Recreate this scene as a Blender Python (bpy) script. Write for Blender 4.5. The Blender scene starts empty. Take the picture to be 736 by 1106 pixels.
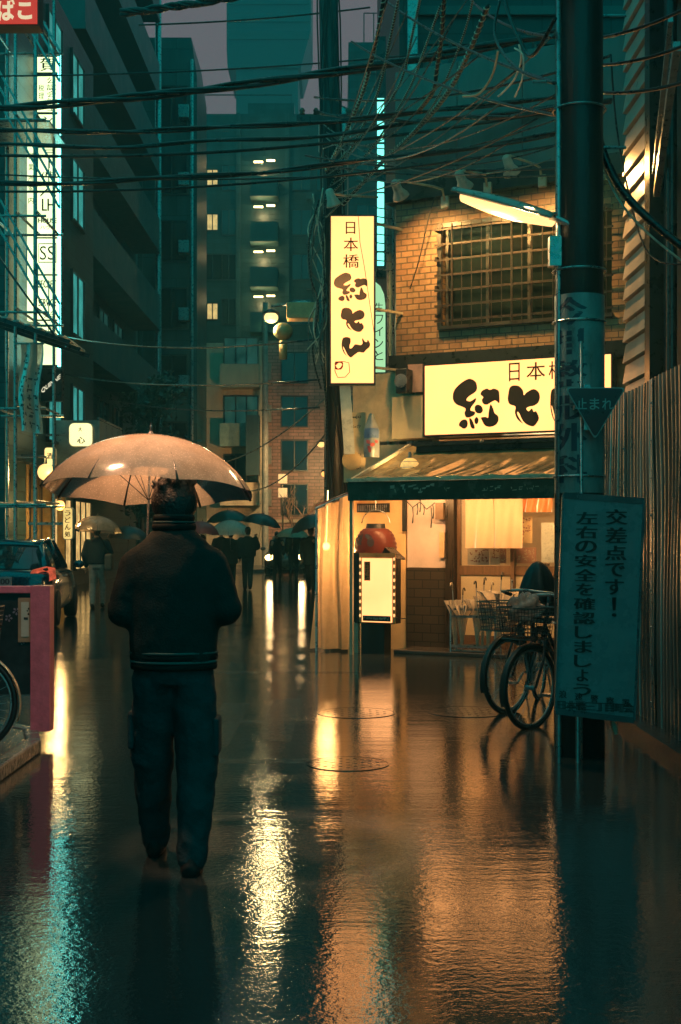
import bpy, bmesh, math, random
from mathutils import Vector as V, Matrix as MX, Quaternion
R = math.radians
random.seed(7)
SC = bpy.context.scene
COL = SC.collection

# ------------------------------------------------------------------ camera, sky, exposure
F, CX, HY, CZ = 1400.0, 368.0, 578.0, 1.5      # focal length in photo pixels, principal column, horizon row, eye height
cd = bpy.data.cameras.new('camera'); cam = bpy.data.objects.new('camera', cd); COL.objects.link(cam)
cam.location = (0, 0, CZ); cam.rotation_euler = (R(90), 0, 0)
cd.sensor_fit = 'VERTICAL'; cd.sensor_height = 36; cd.sensor_width = 24
cd.lens = F/1106*36; cd.shift_y = 25/1106
cd.clip_start = 0.05; cd.clip_end = 1500
SC.camera = cam
SC.view_settings.view_transform = 'Standard'
try: SC.view_settings.look = 'None'
except Exception: pass
SC.view_settings.exposure = 0.0; SC.view_settings.gamma = 1.0; SC.view_settings.use_curve_mapping = False
SC.cycles.use_denoising = True
SC.cycles.max_bounces = 8; SC.cycles.transparent_max_bounces = 16; SC.cycles.volume_bounces = 0
SC.cycles.sample_clamp_indirect = 4.0
SC.cycles.caustics_refractive = False; SC.cycles.caustics_reflective = False

w = bpy.data.worlds.new('World'); SC.world = w; w.use_nodes = True
nt = w.node_tree; nt.nodes.clear()
def N(t, ty, **kw):
    n = t.nodes.new(ty)
    for k, v in kw.items():
        if k in n.inputs and not hasattr(n, k): n.inputs[k].default_value = v
        else: setattr(n, k, v)
    return n
out = N(nt, 'ShaderNodeOutputWorld')
sky = N(nt, 'ShaderNodeTexSky'); sky.sky_type = 'NISHITA'; sky.sun_disc = False
sky.sun_elevation = R(-4); sky.sun_rotation = R(200)
tc = N(nt, 'ShaderNodeTexCoord'); sx = N(nt, 'ShaderNodeSeparateXYZ'); nt.links.new(tc.outputs['Generated'], sx.inputs[0])
rp = N(nt, 'ShaderNodeValToRGB')                 # city glow over the end of the street, teal rain cloud overhead and behind
nt.links.new(sx.outputs['Y'], rp.inputs[0])
rp.color_ramp.elements[0].position = 0.35; rp.color_ramp.elements[0].color = (0.000, 0.56, 0.55, 1)
rp.color_ramp.elements[1].position = 0.90; rp.color_ramp.elements[1].color = (0.205, 0.125, 0.150, 1)
b1 = N(nt, 'ShaderNodeBackground'); b1.inputs[1].default_value = 0.02; nt.links.new(sky.outputs[0], b1.inputs[0])
b2 = N(nt, 'ShaderNodeBackground'); b2.inputs[1].default_value = 1.0; nt.links.new(rp.outputs[0], b2.inputs[0])
ad = N(nt, 'ShaderNodeAddShader'); nt.links.new(b1.outputs[0], ad.inputs[0]); nt.links.new(b2.outputs[0], ad.inputs[1])
nt.links.new(ad.outputs[0], out.inputs[0])

# ------------------------------------------------------------------ projections: photo pixel -> place
def P(px, py, Y): return V(((px-CX)/F*Y, Y, CZ+(HY-py)/F*Y))
def G(px, py): Y = F*CZ/(py-HY); return V(((px-CX)/F*Y, Y, 0))
TH = R(27)
W0 = V((0.874, 17.0, 0)); FD = V((math.cos(TH), -math.sin(TH), 0)); FN = V((-math.sin(TH), -math.cos(TH), 0))
FM = MX.Translation(W0) @ MX.Rotation(-TH, 4, 'Z')     # facade frame: x along the front, -y out to the street
def fl(px, py, v=0.0):                                 # pixel -> facade frame (u, -v, z) on the plane v metres in front of the wall
    r = V(((px-CX)/F, 1, (HY-py)/F)); O = V((0, 0, CZ))
    s = (v + (W0-O).dot(FN)) / r.dot(FN)
    q = O + r*s
    return V(((q-W0).dot(FD), -v, q.z))

# ------------------------------------------------------------------ materials
MATS = {}
def mat(name, col=(.5,.5,.5), rough=.5, metal=0, var=.25, scale=6, bump=0, bscale=40, emit=None, es=1, trans=0, alpha=1, spec=.5, coat=0, stretch=None, sheen=0):
    if name in MATS: return MATS[name]
    m = bpy.data.materials.new(name); m.use_nodes = True; MATS[name] = m
    t = m.node_tree; p = t.nodes['Principled BSDF']; L = t.links.new
    p.inputs['Roughness'].default_value = rough; p.inputs['Metallic'].default_value = metal
    p.inputs['Specular IOR Level'].default_value = spec
    p.inputs['Coat Weight'].default_value = coat; p.inputs['Coat Roughness'].default_value = .05
    p.inputs['Alpha'].default_value = alpha; p.inputs['Transmission Weight'].default_value = trans
    p.inputs['Sheen Weight'].default_value = sheen
    co = N(t, 'ShaderNodeTexCoord'); mp = N(t, 'ShaderNodeMapping'); L(co.outputs['Object'], mp.inputs[0])
    if stretch: mp.inputs['Scale'].default_value = stretch
    if var > 0:
        no = N(t, 'ShaderNodeTexNoise'); no.inputs['Scale'].default_value = scale; no.inputs['Detail'].default_value = 7; no.inputs['Roughness'].default_value = .65
        L(mp.outputs[0], no.inputs[0])
        r = N(t, 'ShaderNodeValToRGB'); L(no.outputs[0], r.inputs[0])
        r.color_ramp.elements[0].position = .3; r.color_ramp.elements[1].position = .7
        r.color_ramp.elements[0].color = tuple(c*(1-var) for c in col)+(1,); r.color_ramp.elements[1].color = tuple(min(1, c*(1+var)) for c in col)+(1,)
        L(r.outputs[0], p.inputs['Base Color'])
        mr = N(t, 'ShaderNodeMapRange'); L(no.outputs[0], mr.inputs[0])
        mr.inputs[1].default_value = .3; mr.inputs[2].default_value = .7
        mr.inputs[3].default_value = max(.02, rough*.75); mr.inputs[4].default_value = min(1, rough*1.25); L(mr.outputs[0], p.inputs['Roughness'])
    else: p.inputs['Base Color'].default_value = tuple(col)+(1,)
    if bump:
        nb = N(t, 'ShaderNodeTexNoise'); nb.inputs['Scale'].default_value = bscale; nb.inputs['Detail'].default_value = 5; L(mp.outputs[0], nb.inputs[0])
        bp = N(t, 'ShaderNodeBump'); bp.inputs['Strength'].default_value = bump; bp.inputs['Distance'].default_value = .02
        L(nb.outputs[0], bp.inputs['Height']); L(bp.outputs[0], p.inputs['Normal'])
    if emit:
        p.inputs['Emission Color'].default_value = tuple(emit)+(1,); p.inputs['Emission Strength'].default_value = es
    return m

def wall_mat(name, col, bw=.9, rh=.45, mortar=.012, rough=.4, grime=.55, var=.25):
    """cladding in courses: panel to panel tint, dark joints, rain streaks"""
    if name in MATS: return MATS[name]
    m = bpy.data.materials.new(name); m.use_nodes = True; MATS[name] = m; t = m.node_tree; p = t.nodes['Principled BSDF']; L = t.links.new
    co = N(t, 'ShaderNodeTexCoord'); s = N(t, 'ShaderNodeSeparateXYZ'); c = N(t, 'ShaderNodeCombineXYZ'); a = N(t, 'ShaderNodeMath'); a.operation = 'ADD'
    L(co.outputs['Object'], s.inputs[0]); L(s.outputs['X'], a.inputs[0]); L(s.outputs['Y'], a.inputs[1]); L(a.outputs[0], c.inputs[0]); L(s.outputs['Z'], c.inputs[1])
    b = N(t, 'ShaderNodeTexBrick'); L(c.outputs[0], b.inputs[0]); b.inputs['Scale'].default_value = 1
    for k, v in (('Brick Width',bw),('Row Height',rh),('Mortar Size',mortar),('Mortar Smooth',.1)): b.inputs[k].default_value = v
    b.inputs['Color1'].default_value = tuple(x*(1-var) for x in col)+(1,); b.inputs['Color2'].default_value = tuple(x*(1+var) for x in col)+(1,); b.inputs['Mortar'].default_value = tuple(x*.3 for x in col)+(1,)
    mp = N(t, 'ShaderNodeMapping'); mp.inputs['Scale'].default_value = (1.3,1.3,.22); L(co.outputs['Object'], mp.inputs[0])
    n = N(t, 'ShaderNodeTexNoise'); n.inputs['Scale'].default_value = 1.1; n.inputs['Detail'].default_value = 8; n.inputs['Roughness'].default_value = .7; L(mp.outputs[0], n.inputs[0])
    r = N(t, 'ShaderNodeValToRGB'); L(n.outputs[0], r.inputs[0]); r.color_ramp.elements[0].position = .32; r.color_ramp.elements[0].color = (1-grime,)*3+(1,); r.color_ramp.elements[1].position = .62; r.color_ramp.elements[1].color = (1,1,1,1)
    mx = N(t, 'ShaderNodeMix'); mx.data_type = 'RGBA'; mx.blend_type = 'MULTIPLY'; mx.inputs[0].default_value = 1; L(b.outputs['Color'], mx.inputs[6]); L(r.outputs[0], mx.inputs[7]); L(mx.outputs[2], p.inputs['Base Color'])
    p.inputs['Roughness'].default_value = rough
    bp = N(t, 'ShaderNodeBump'); bp.invert = True; bp.inputs['Strength'].default_value = .6; bp.inputs['Distance'].default_value = .02; L(b.outputs['Fac'], bp.inputs['Height']); L(bp.outputs[0], p.inputs['Normal'])
    return m

def lit(name, col=(1,1,1), es=1.0, var=.12, scale=1.2):
    """a lit sign face: emission with the uneven brightness of tubes behind plastic"""
    if name in MATS: return MATS[name]
    m = mat(name, tuple(min(.35, c*.35) for c in col), .35, var=0)
    t = m.node_tree; p = t.nodes['Principled BSDF']; L = t.links.new
    co = N(t, 'ShaderNodeTexCoord'); no = N(t, 'ShaderNodeTexNoise'); no.inputs['Scale'].default_value = scale; no.inputs['Detail'].default_value = 4
    L(co.outputs['Object'], no.inputs[0])
    mr = N(t, 'ShaderNodeMapRange'); L(no.outputs[0], mr.inputs[0]); mr.inputs[1].default_value = .3; mr.inputs[2].default_value = .7
    mr.inputs[3].default_value = es*(1-var); mr.inputs[4].default_value = es*(1+var)
    p.inputs['Emission Color'].default_value = tuple(col)+(1,); L(mr.outputs[0], p.inputs['Emission Strength'])
    return m

def film(name, col, opac=.5, transl=.6, rough=.15, var=.25, drops=0):
    """wet translucent sheet: clear where thin, glowing where light comes through"""
    if name in MATS: return MATS[name]
    m = bpy.data.materials.new(name); m.use_nodes = True; MATS[name] = m
    t = m.node_tree; t.nodes.clear(); L = t.links.new
    o = N(t, 'ShaderNodeOutputMaterial')
    tr = N(t, 'ShaderNodeBsdfTransparent'); tl = N(t, 'ShaderNodeBsdfTranslucent'); df = N(t, 'ShaderNodeBsdfDiffuse'); gl = N(t, 'ShaderNodeBsdfGlossy')
    for s in (tl, df): s.inputs[0].default_value = tuple(col)+(1,)
    tr.inputs[0].default_value = tuple(min(1, c*.4+.6) for c in col)+(1,)
    gl.inputs['Roughness'].default_value = rough
    m1 = N(t, 'ShaderNodeMixShader'); m1.inputs[0].default_value = transl; L(df.outputs[0], m1.inputs[1]); L(tl.outputs[0], m1.inputs[2])
    m2 = N(t, 'ShaderNodeMixShader'); L(tr.outputs[0], m2.inputs[1]); L(m1.outputs[0], m2.inputs[2])
    co = N(t, 'ShaderNodeTexCoord'); no = N(t, 'ShaderNodeTexNoise'); no.inputs['Scale'].default_value = 9; no.inputs['Detail'].default_value = 8; no.inputs['Roughness'].default_value = .7
    L(co.outputs['Object'], no.inputs[0])
    mr = N(t, 'ShaderNodeMapRange'); L(no.outputs[0], mr.inputs[0]); mr.inputs[1].default_value = .3; mr.inputs[2].default_value = .7
    mr.inputs[3].default_value = max(0, opac*(1-var)); mr.inputs[4].default_value = min(1, opac*(1+var)); L(mr.outputs[0], m2.inputs[0])
    if drops:                                  # beads of rain: small round spots that scatter more
        vo = N(t, 'ShaderNodeTexVoronoi'); vo.inputs['Scale'].default_value = drops; L(co.outputs['Object'], vo.inputs[0])
        dr = N(t, 'ShaderNodeMapRange'); L(vo.outputs['Distance'], dr.inputs[0]); dr.inputs[1].default_value = .18; dr.inputs[2].default_value = .30; dr.inputs[3].default_value = .28; dr.inputs[4].default_value = 0
        am = N(t, 'ShaderNodeMath'); am.operation = 'ADD'; am.use_clamp = True; L(mr.outputs[0], am.inputs[0]); L(dr.outputs[0], am.inputs[1]); L(am.outputs[0], m2.inputs[0])
        bu = N(t, 'ShaderNodeBump'); bu.inputs['Distance'].default_value = .002; L(dr.outputs[0], bu.inputs['Height']); L(bu.outputs[0], gl.inputs['Normal'])
    fr = N(t, 'ShaderNodeFresnel'); fr.inputs[0].default_value = 1.35
    m3 = N(t, 'ShaderNodeMixShader'); L(fr.outputs[0], m3.inputs[0]); L(m2.outputs[0], m3.inputs[1]); L(gl.outputs[0], m3.inputs[2])
    L(m3.outputs[0], o.inputs[0])
    return m

# ------------------------------------------------------------------ mesh builder
class MB:
    def __init__(s, M=None): s.v = []; s.f = []; s.M = M
    def add(s, vs, fs):
        b = len(s.v)
        for p in vs:
            p = V(p); s.v.append(s.M @ p if s.M else p)
        for f in fs: s.f.append(tuple(b+i for i in f))
    def box(s, x0, x1, y0, y1, z0, z1):
        s.add([(x0,y0,z0),(x1,y0,z0),(x1,y1,z0),(x0,y1,z0),(x0,y0,z1),(x1,y0,z1),(x1,y1,z1),(x0,y1,z1)],
              [(3,2,1,0),(4,5,6,7),(0,1,5,4),(1,2,6,5),(2,3,7,6),(3,0,4,7)])
        return s
    def obox(s, c, size, rot=None):
        c = V(c); h = V(size)/2; q = []
        for z in (-1,1):
            for x, y in ((-1,-1),(1,-1),(1,1),(-1,1)):
                p = V((x*h.x, y*h.y, z*h.z)); q.append(c + (rot @ p if rot else p))
        s.add(q, [(3,2,1,0),(4,5,6,7),(0,1,5,4),(1,2,6,5),(2,3,7,6),(3,0,4,7)]); return s
    def bar(s, a, b, w, h, up=(0,0,1)):
        a, b = V(a), V(b); d = (b-a); L = d.length
        if L < 1e-6: return s
        d.normalize(); u = V(up)
        if abs(d.dot(u)) > .98: u = V((0,1,0))
        x = d.cross(u).normalized(); z = x.cross(d)
        m = MX((x, d, z)).transposed()
        return s.obox((a+b)/2, (w, L, h), m)
    def tube(s, pts, r, seg=8, cap=True):
        pts = [V(p) for p in pts]; n = len(pts)
        rs = r if isinstance(r, (list, tuple)) else [r]*n
        t0 = (pts[1]-pts[0]).normalized(); u = t0.orthogonal().normalized(); vs = []
        for i in range(n):
            t = (pts[min(i+1,n-1)]-pts[max(i-1,0)])
            t = t.normalized() if t.length > 1e-9 else t0
            u = (u - t*u.dot(t)); u = u.normalized() if u.length > 1e-6 else t.orthogonal().normalized()
            w_ = t.cross(u)
            for k in range(seg):
                a = 2*math.pi*k/seg; vs.append(pts[i] + (u*math.cos(a)+w_*math.sin(a))*rs[i])
        fs = [(i*seg+k, i*seg+(k+1)%seg, (i+1)*seg+(k+1)%seg, (i+1)*seg+k) for i in range(n-1) for k in range(seg)]
        if cap: fs += [tuple(range(seg-1,-1,-1)), tuple((n-1)*seg+k for k in range(seg))]
        s.add(vs, fs); return s
    def cyl(s, a, b, r, r2=None, seg=16): return s.tube([a, b], [r, r if r2 is None else r2], seg)
    def lathe(s, prof, c=(0,0,0), seg=24, rot=None):
        c = V(c); vs = []
        for r, z in prof:
            for k in range(seg):
                a = 2*math.pi*k/seg; p = V((r*math.cos(a), r*math.sin(a), z)); vs.append(c + (rot @ p if rot else p))
        n = len(prof); fs = [(i*seg+k, i*seg+(k+1)%seg, (i+1)*seg+(k+1)%seg, (i+1)*seg+k) for i in range(n-1) for k in range(seg)]
        if prof[0][0] > 1e-5: fs.append(tuple(range(seg-1,-1,-1)))
        if prof[-1][0] > 1e-5: fs.append(tuple((n-1)*seg+k for k in range(seg)))
        s.add(vs, fs); return s
    def ball(s, c, r, seg=16, rings=10, rot=None):
        r = V(r) if not isinstance(r, (int, float)) else V((r,r,r)); c = V(c); vs = []; 
        for i in range(rings+1):
            th = math.pi*i/rings
            for k in range(seg):
                a = 2*math.pi*k/seg; p = V((r.x*math.sin(th)*math.cos(a), r.y*math.sin(th)*math.sin(a), r.z*math.cos(th))); vs.append(c + (rot @ p if rot else p))
        s.add(vs, [(i*seg+k, (i+1)*seg+k, (i+1)*seg+(k+1)%seg, i*seg+(k+1)%seg) for i in range(rings) for k in range(seg)]); return s
    def grid(s, fn, nu, nv):
        vs = [fn(i/nu, j/nv) for j in range(nv+1) for i in range(nu+1)]
        s.add(vs, [(j*(nu+1)+i, j*(nu+1)+i+1, (j+1)*(nu+1)+i+1, (j+1)*(nu+1)+i) for j in range(nv) for i in range(nu)]); return s
    def poly(s, pts): s.add(pts, [tuple(range(len(pts)))]); return s
    def prism(s, pts, d):
        n = len(pts); d = V(d); pts = [V(p) for p in pts]
        s.add(pts + [p+d for p in pts], [tuple(range(n-1,-1,-1)), tuple(range(n,2*n))] + [(i,(i+1)%n,n+(i+1)%n,n+i) for i in range(n)]); return s
    def build(s, name, m, parent=None, smooth=False, bevel=0, solid=0, loc=None):
        me = bpy.data.meshes.new(name)
        inv = None; org = V((0,0,0))
        if parent is not None:
            inv = wmat(parent).inverted()
        elif loc is not None: org = V(loc)
        vs = [tuple(inv @ p) if inv else tuple(p-org) for p in s.v]
        me.from_pydata(vs, [], s.f)
        bm = bmesh.new(); bm.from_mesh(me); bmesh.ops.remove_doubles(bm, verts=bm.verts, dist=1e-6); bmesh.ops.recalc_face_normals(bm, faces=bm.faces); bm.to_mesh(me); bm.free()
        me.materials.append(m)
        if smooth:
            for p in me.polygons: p.use_smooth = True
        o = bpy.data.objects.new(name, me); COL.objects.link(o)
        if parent is not None: o.parent = parent
        else: o.location = org
        if smooth and smooth != 1:
            pass
        if solid: md = o.modifiers.new('solid', 'SOLIDIFY'); md.thickness = solid
        if bevel: md = o.modifiers.new('bevel', 'BEVEL'); md.width = bevel; md.segments = 2; md.limit_method = 'ANGLE'; md.angle_limit = R(40)
        return o

def wmat(o):
    m = MX.LocRotScale(o.location, o.rotation_euler.to_quaternion(), o.scale)
    return wmat(o.parent) @ m if o.parent else m
def thing(name, label, cat, loc=(0,0,0), rz=0, group=None):
    o = bpy.data.objects.new(name, None); COL.objects.link(o); o.empty_display_size = .1
    o.location = loc; o.rotation_euler = (0,0,rz); o['label'] = label; o['category'] = cat
    if group: o['group'] = group
    return o
def tag(o, label, cat, group=None):
    o['label'] = label; o['category'] = cat
    if group: o['group'] = group
    return o
def struct(o): o['kind'] = 'structure'; return o
def fthing(name, label, cat, p, group=None):           # thing standing in the facade frame
    return thing(name, label, cat, FM @ V(p), -TH, group)
def dup(root, loc, rz=None, label=None):
    r = root.copy(); COL.objects.link(r); r.location = loc
    if rz is not None: r.rotation_euler = (0,0,rz)
    if label: r['label'] = label
    for ch in list(root.children):
        c = ch.copy(); COL.objects.link(c); c.parent = r
        for g in list(ch.children):
            d = g.copy(); COL.objects.link(d); d.parent = c
    return r
def light(kind, name, parent, loc, power, col, size=.1, target=None, spot=60, blend=.5, size_y=None):
    l = bpy.data.lights.new(name, kind); l.energy = power; l.color = col
    if kind == 'AREA':
        l.size = size
        if size_y: l.shape = 'RECTANGLE'; l.size_y = size_y
    else: l.shadow_soft_size = size
    if kind == 'SPOT': l.spot_size = R(spot); l.spot_blend = blend
    o = bpy.data.objects.new(name, l); COL.objects.link(o)
    loc = V(loc); q = Quaternion()
    if target is not None: q = (V(target)-loc).to_track_quat('-Z', 'Y')
    m = MX.Translation(loc) @ q.to_matrix().to_4x4()
    if parent:
        o.parent = parent; m = wmat(parent).inverted() @ m
    o.location = m.to_translation(); o.rotation_mode = 'QUATERNION'; o.rotation_quaternion = m.to_quaternion()
    return o

# ------------------------------------------------------------------ writing
_gc = {}
def glyph(ch, bold=0.0):
    k = (ch, bold)
    if k in _gc: return _gc[k]
    c = bpy.data.curves.new('t', 'FONT'); c.body = ch; c.size = 1; c.offset = bold; c.resolution_u = 3
    o = bpy.data.objects.new('t', c); COL.objects.link(o); bpy.context.view_layer.update()
    me = bpy.data.meshes.new_from_object(o.evaluated_get(bpy.context.evaluated_depsgraph_get()))
    vs = [(v.co.x, v.co.y) for v in me.vertices]; fs = [tuple(p.vertices) for p in me.polygons]
    bpy.data.objects.remove(o); bpy.data.curves.remove(c); bpy.data.meshes.remove(me)
    if vs:
        x0 = min(p[0] for p in vs); x1 = max(p[0] for p in vs); y0 = min(p[1] for p in vs); y1 = max(p[1] for p in vs)
    else: x0 = x1 = y0 = y1 = 0
    _gc[k] = (vs, fs, (x0, y0, x1, y1)); return _gc[k]
def put(mb, s, x0, y0, x1, y1, pl, bold=0.0, rot=0):
    """fit a string into the box x0..x1, y0..y1; pl(x, y) maps the flat sheet to the place"""
    if bold > 0.001:                       # heavier ink: the same strokes printed again a hair to each side
        for k, dx in enumerate((-bold*.55, bold*.55)): put(mb, s, x0+dx*(x1-x0), y0, x1+dx*(x1-x0), y1, pl, 0, rot)
    bold = max(0, -bold)
    vs, fs, b = glyph(s, bold)
    if not vs: return
    w_, h_ = max(1e-6, b[2]-b[0]), max(1e-6, b[3]-b[1]); cx, cy = (x0+x1)/2, (y0+y1)/2; q = []
    for x, y in vs:
        X = (x-b[0])/w_*(x1-x0)+x0; Y = (y-b[1])/h_*(y1-y0)+y0
        if rot: X, Y = cx+(X-cx)*math.cos(rot)-(Y-cy)*math.sin(rot), cy+(X-cx)*math.sin(rot)+(Y-cy)*math.cos(rot)
        q.append(pl(X, Y))
    mb.add(q, fs)
def column(mb, s, cx, ytop, cell, pl, bold=0.0, step=None, wid=None):
    step = step or cell*1.06; wid = wid or cell
    for i, ch in enumerate(s):
        y = ytop-i*step; w_ = wid/2; h0, h1 = y-cell, y
        if ch in '、。': continue
        if ch in 'ー(': pass
        if ch == 'ー': put(mb, 'l', cx-.05*cell, h0+.1*cell, cx+.05*cell, h1-.1*cell, pl, bold); continue
        if ch == '！': put(mb, '！', cx-.10*cell, h0+.05*cell, cx+.10*cell, h1, pl, bold); continue
        k = .86 if ch in 'でのをしょうますと' else 1
        put(mb, ch, cx-w_*k, h0+(1-k)*cell/2, cx+w_*k, h1-(1-k)*cell/2, pl, bold)
def smoothpoly(pts, n=3):
    o = []; m = len(pts)
    for i in range(m):
        p0, p1, p2, p3 = (V(pts[(i+k-1) % m]) for k in range(4))
        for j in range(n):
            t = j/n
            q = .5*((2*p1)+(-p0+p2)*t+(2*p0-5*p1+4*p2-p3)*t*t+(-p0+3*p1-3*p2+p3)*t**3); o.append((q.x, q.y))
    return o
BENI = [[(168,235),(175,205),(200,175),(235,150),(262,143),(290,160),(297,195),(285,215),(255,235),(240,255),(262,262),(290,245),(288,264),(268,290),(262,310),(285,318),(282,335),(255,348),(238,346),(230,325),(236,302),(215,290),(190,280),(172,260)],
        [(285,290),(300,280),(320,288),(328,310),(318,325),(298,325),(286,312)], [(200,388),(212,365),(235,358),(247,372),(245,395),(230,408),(215,402)],
        [(255,352),(270,360),(285,400),(275,408),(262,395)], [(282,360),(295,345),(305,360),(300,380),(288,382)],
        [(315,225),(325,205),(350,195),(365,202),(385,195),(410,205),(415,230),(415,272),(395,258),(375,265),(350,280),(330,275),(322,255),(330,240)],
        [(368,278),(382,300),(390,325),(408,340),(410,365),(395,388),(365,398),(338,390),(322,362),(318,348),(345,345),(355,350),(358,320)]]
TO = [[(462,225),(470,190),(490,178),(520,182),(540,205),(545,230),(560,215),(595,197),(622,212),(630,240),(622,268),(600,285),(575,290),(558,300),(570,315),(588,300),(597,318),(610,315),(625,350),(615,375),(595,395),(560,385),(536,360),(520,325),(510,318),(512,335),(530,365),(540,380),(518,365),(504,345),(497,318),(500,290),(470,278),(460,255)]]
NN = [[(195,420),(210,395),(245,388),(280,400),(285,440),(275,470),(275,505),(300,500),(330,465),(365,468),(395,470),(410,450),(405,420),(412,400),(430,430),(455,440),(465,415),(490,460),(480,495),(450,520),(420,550),(370,545),(330,570),(290,600),(262,585),(240,550),(210,490),(205,500),(225,550),(245,585),(215,555),(195,510),(190,470)]]
def brush(mb, shape, x0, y0, x1, y1, pl):
    """one brushed character, ink outlines fitted into a box (y up)"""
    xs = [p[0] for s in shape for p in s]; ys = [p[1] for s in shape for p in s]
    ax, bx, ay, by = min(xs), max(xs), min(ys), max(ys)
    for s in shape:
        mb.poly([pl(x0+(x-ax)/(bx-ax)*(x1-x0), y1-(y-ay)/(by-ay)*(y1-y0)) for x, y in smoothpoly(s)])
def scrawl(mb, x0, y0, x1, y1, pl, rows, cols, dens=.8, w_=.1, seed=1):
    """unreadable small print: short strokes in rows and columns"""
    rn = random.Random(seed); cw, ch = (x1-x0)/cols, (y1-y0)/rows
    for r in range(rows):
        for c in range(cols):
            if rn.random() > dens: continue
            for k in range(3):
                a = x0+(c+rn.uniform(.12,.8))*cw; b = y0+(r+rn.uniform(.15,.8))*ch
                if rn.random() < .5: mb.poly([pl(a,b),pl(min(a+cw*rn.uniform(.3,.6),x1),b+ch*rn.uniform(-.05,.08)),pl(min(a+cw*.5,x1),b+ch*(w_+.06)),pl(a,b+ch*w_)])
                else: mb.poly([pl(a,b),pl(a+cw*w_,b),pl(a+cw*(w_+rn.uniform(-.1,.1)),b+ch*rn.uniform(.25,.45)),pl(a-cw*rn.uniform(0,.1),b+ch*.3)])
# ------------------------------------------------------------------ ground
def road_mat(name='wet_asphalt', dry=0.0):
    m = bpy.data.materials.new(name); m.use_nodes = True; t = m.node_tree; p = t.nodes['Principled BSDF']; L = t.links.new
    co = N(t, 'ShaderNodeTexCoord')
    def noise(scale, det, st=(1,1,1), rough=.6):
        mp = N(t, 'ShaderNodeMapping'); mp.inputs['Scale'].default_value = st; L(co.outputs['Object'], mp.inputs[0])
        n = N(t, 'ShaderNodeTexNoise'); n.inputs['Scale'].default_value = scale; n.inputs['Detail'].default_value = det; n.inputs['Roughness'].default_value = rough
        L(mp.outputs[0], n.inputs[0]); return n.outputs[0]
    def mrange(s, a, b, c, d):
        r = N(t, 'ShaderNodeMapRange'); L(s, r.inputs[0])
        for i, v in enumerate((a, b, c, d)): r.inputs[i+1].default_value = v
        return r.outputs[0]
    big = noise(.55, 4, (1, 1.6, 1)); fine = noise(95, 3, rough=.8); rip = noise(1.0, 3, (.9, 7, 1), .5); mid = noise(27, 3, (1, 1.15, 1), .6)
    col = N(t, 'ShaderNodeValToRGB'); L(fine, col.inputs[0])
    col.color_ramp.elements[0].position = .35; col.color_ramp.elements[0].color = (.018, .022, .022, 1)
    col.color_ramp.elements[1].position = .75; col.color_ramp.elements[1].color = (.046, .056, .056, 1)
    L(col.outputs[0], p.inputs['Base Color'])
    patch = noise(.9, 6, (1, 1.3, 1), .7); L(mrange(patch, .42, .68, .02+dry, .10+dry), p.inputs['Roughness'])
    p.inputs['IOR'].default_value = 2.1; p.inputs['Specular IOR Level'].default_value = .5
    b1 = N(t, 'ShaderNodeBump'); L(mrange(noise(.7, 3, (1, 1.4, 1)), .36, .64, .25, 1.0), b1.inputs['Strength']); b1.inputs['Distance'].default_value = .0028; L(rip, b1.inputs['Height'])
    b2 = N(t, 'ShaderNodeBump'); b2.inputs['Distance'].default_value = .0017; L(mid, b2.inputs['Height']); L(mrange(patch, .35, .62, .40, 1.0), b2.inputs['Strength']); L(b1.outputs[0], b2.inputs['Normal'])
    b3 = N(t, 'ShaderNodeBump'); b3.inputs['Distance'].default_value = .00005; L(fine, b3.inputs['Height']); L(b2.outputs[0], b3.inputs['Normal'])
    L(mrange(big, .36, .6, .15, 1.0), b3.inputs['Strength'])
    L(b3.outputs[0], p.inputs['Normal'])
    return m
ROAD = road_mat()
g = MB(); g.add([(-110,-30,0),(110,-30,0),(110,260,0),(-110,260,0)], [(0,1,2,3)]); struct(g.build('road', ROAD))
CONC = mat('wet_concrete', (.16,.16,.15), .3, var=.35, scale=9, bump=.3)
KERB = mat('kerb_stone', (.15,.145,.135), .22, var=.3, scale=14, bump=.25)
DARKPAVE = mat('wet_paving', (.045,.047,.048), .2, var=.4, scale=7, bump=.4, bscale=25)
g = MB(); g.prism([(-30,-20,0),(-2.16,-20,0),(-2.16,8.9,0),(-2.3,9.4,0),(-2.7,9.75,0),(-30,9.9,0)], (0,0,.09)); struct(g.build('pavement', DARKPAVE, bevel=.01))
g = MB()
kp = [(-2.16,-20),(-2.16,8.9),(-2.3,9.4),(-2.7,9.75),(-8,9.9)]; ko = [(-2.06,-20),(-2.06,8.92),(-2.21,9.47),(-2.64,9.84),(-8,9.99)]
for i in range(4):
    n_ = 18 if i == 0 else 2
    for k in range(n_):
        a0, a1 = k/n_+.0006, (k+1)/n_-.0006
        l = lambda A, B, s: (A[0]+(B[0]-A[0])*s, A[1]+(B[1]-A[1])*s, 0)
        g.prism([l(ko[i],ko[i+1],a0), l(ko[i],ko[i+1],a1), l(kp[i],kp[i+1],a1), l(kp[i],kp[i+1],a0)], (0,0,.1))
struct(g.build('kerb', KERB, bevel=.015))
g = MB(); g.box(2.2,30,-20,12.4,0,.08); struct(g.build('pavement', DARKPAVE))
g = MB(); g.box(-60,60,52.5,53.0,0,.12); struct(g.build('kerb', KERB))
g = MB(); g.box(-60,60,53.0,120,0,.11); struct(g.build('pavement', DARKPAVE))

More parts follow.
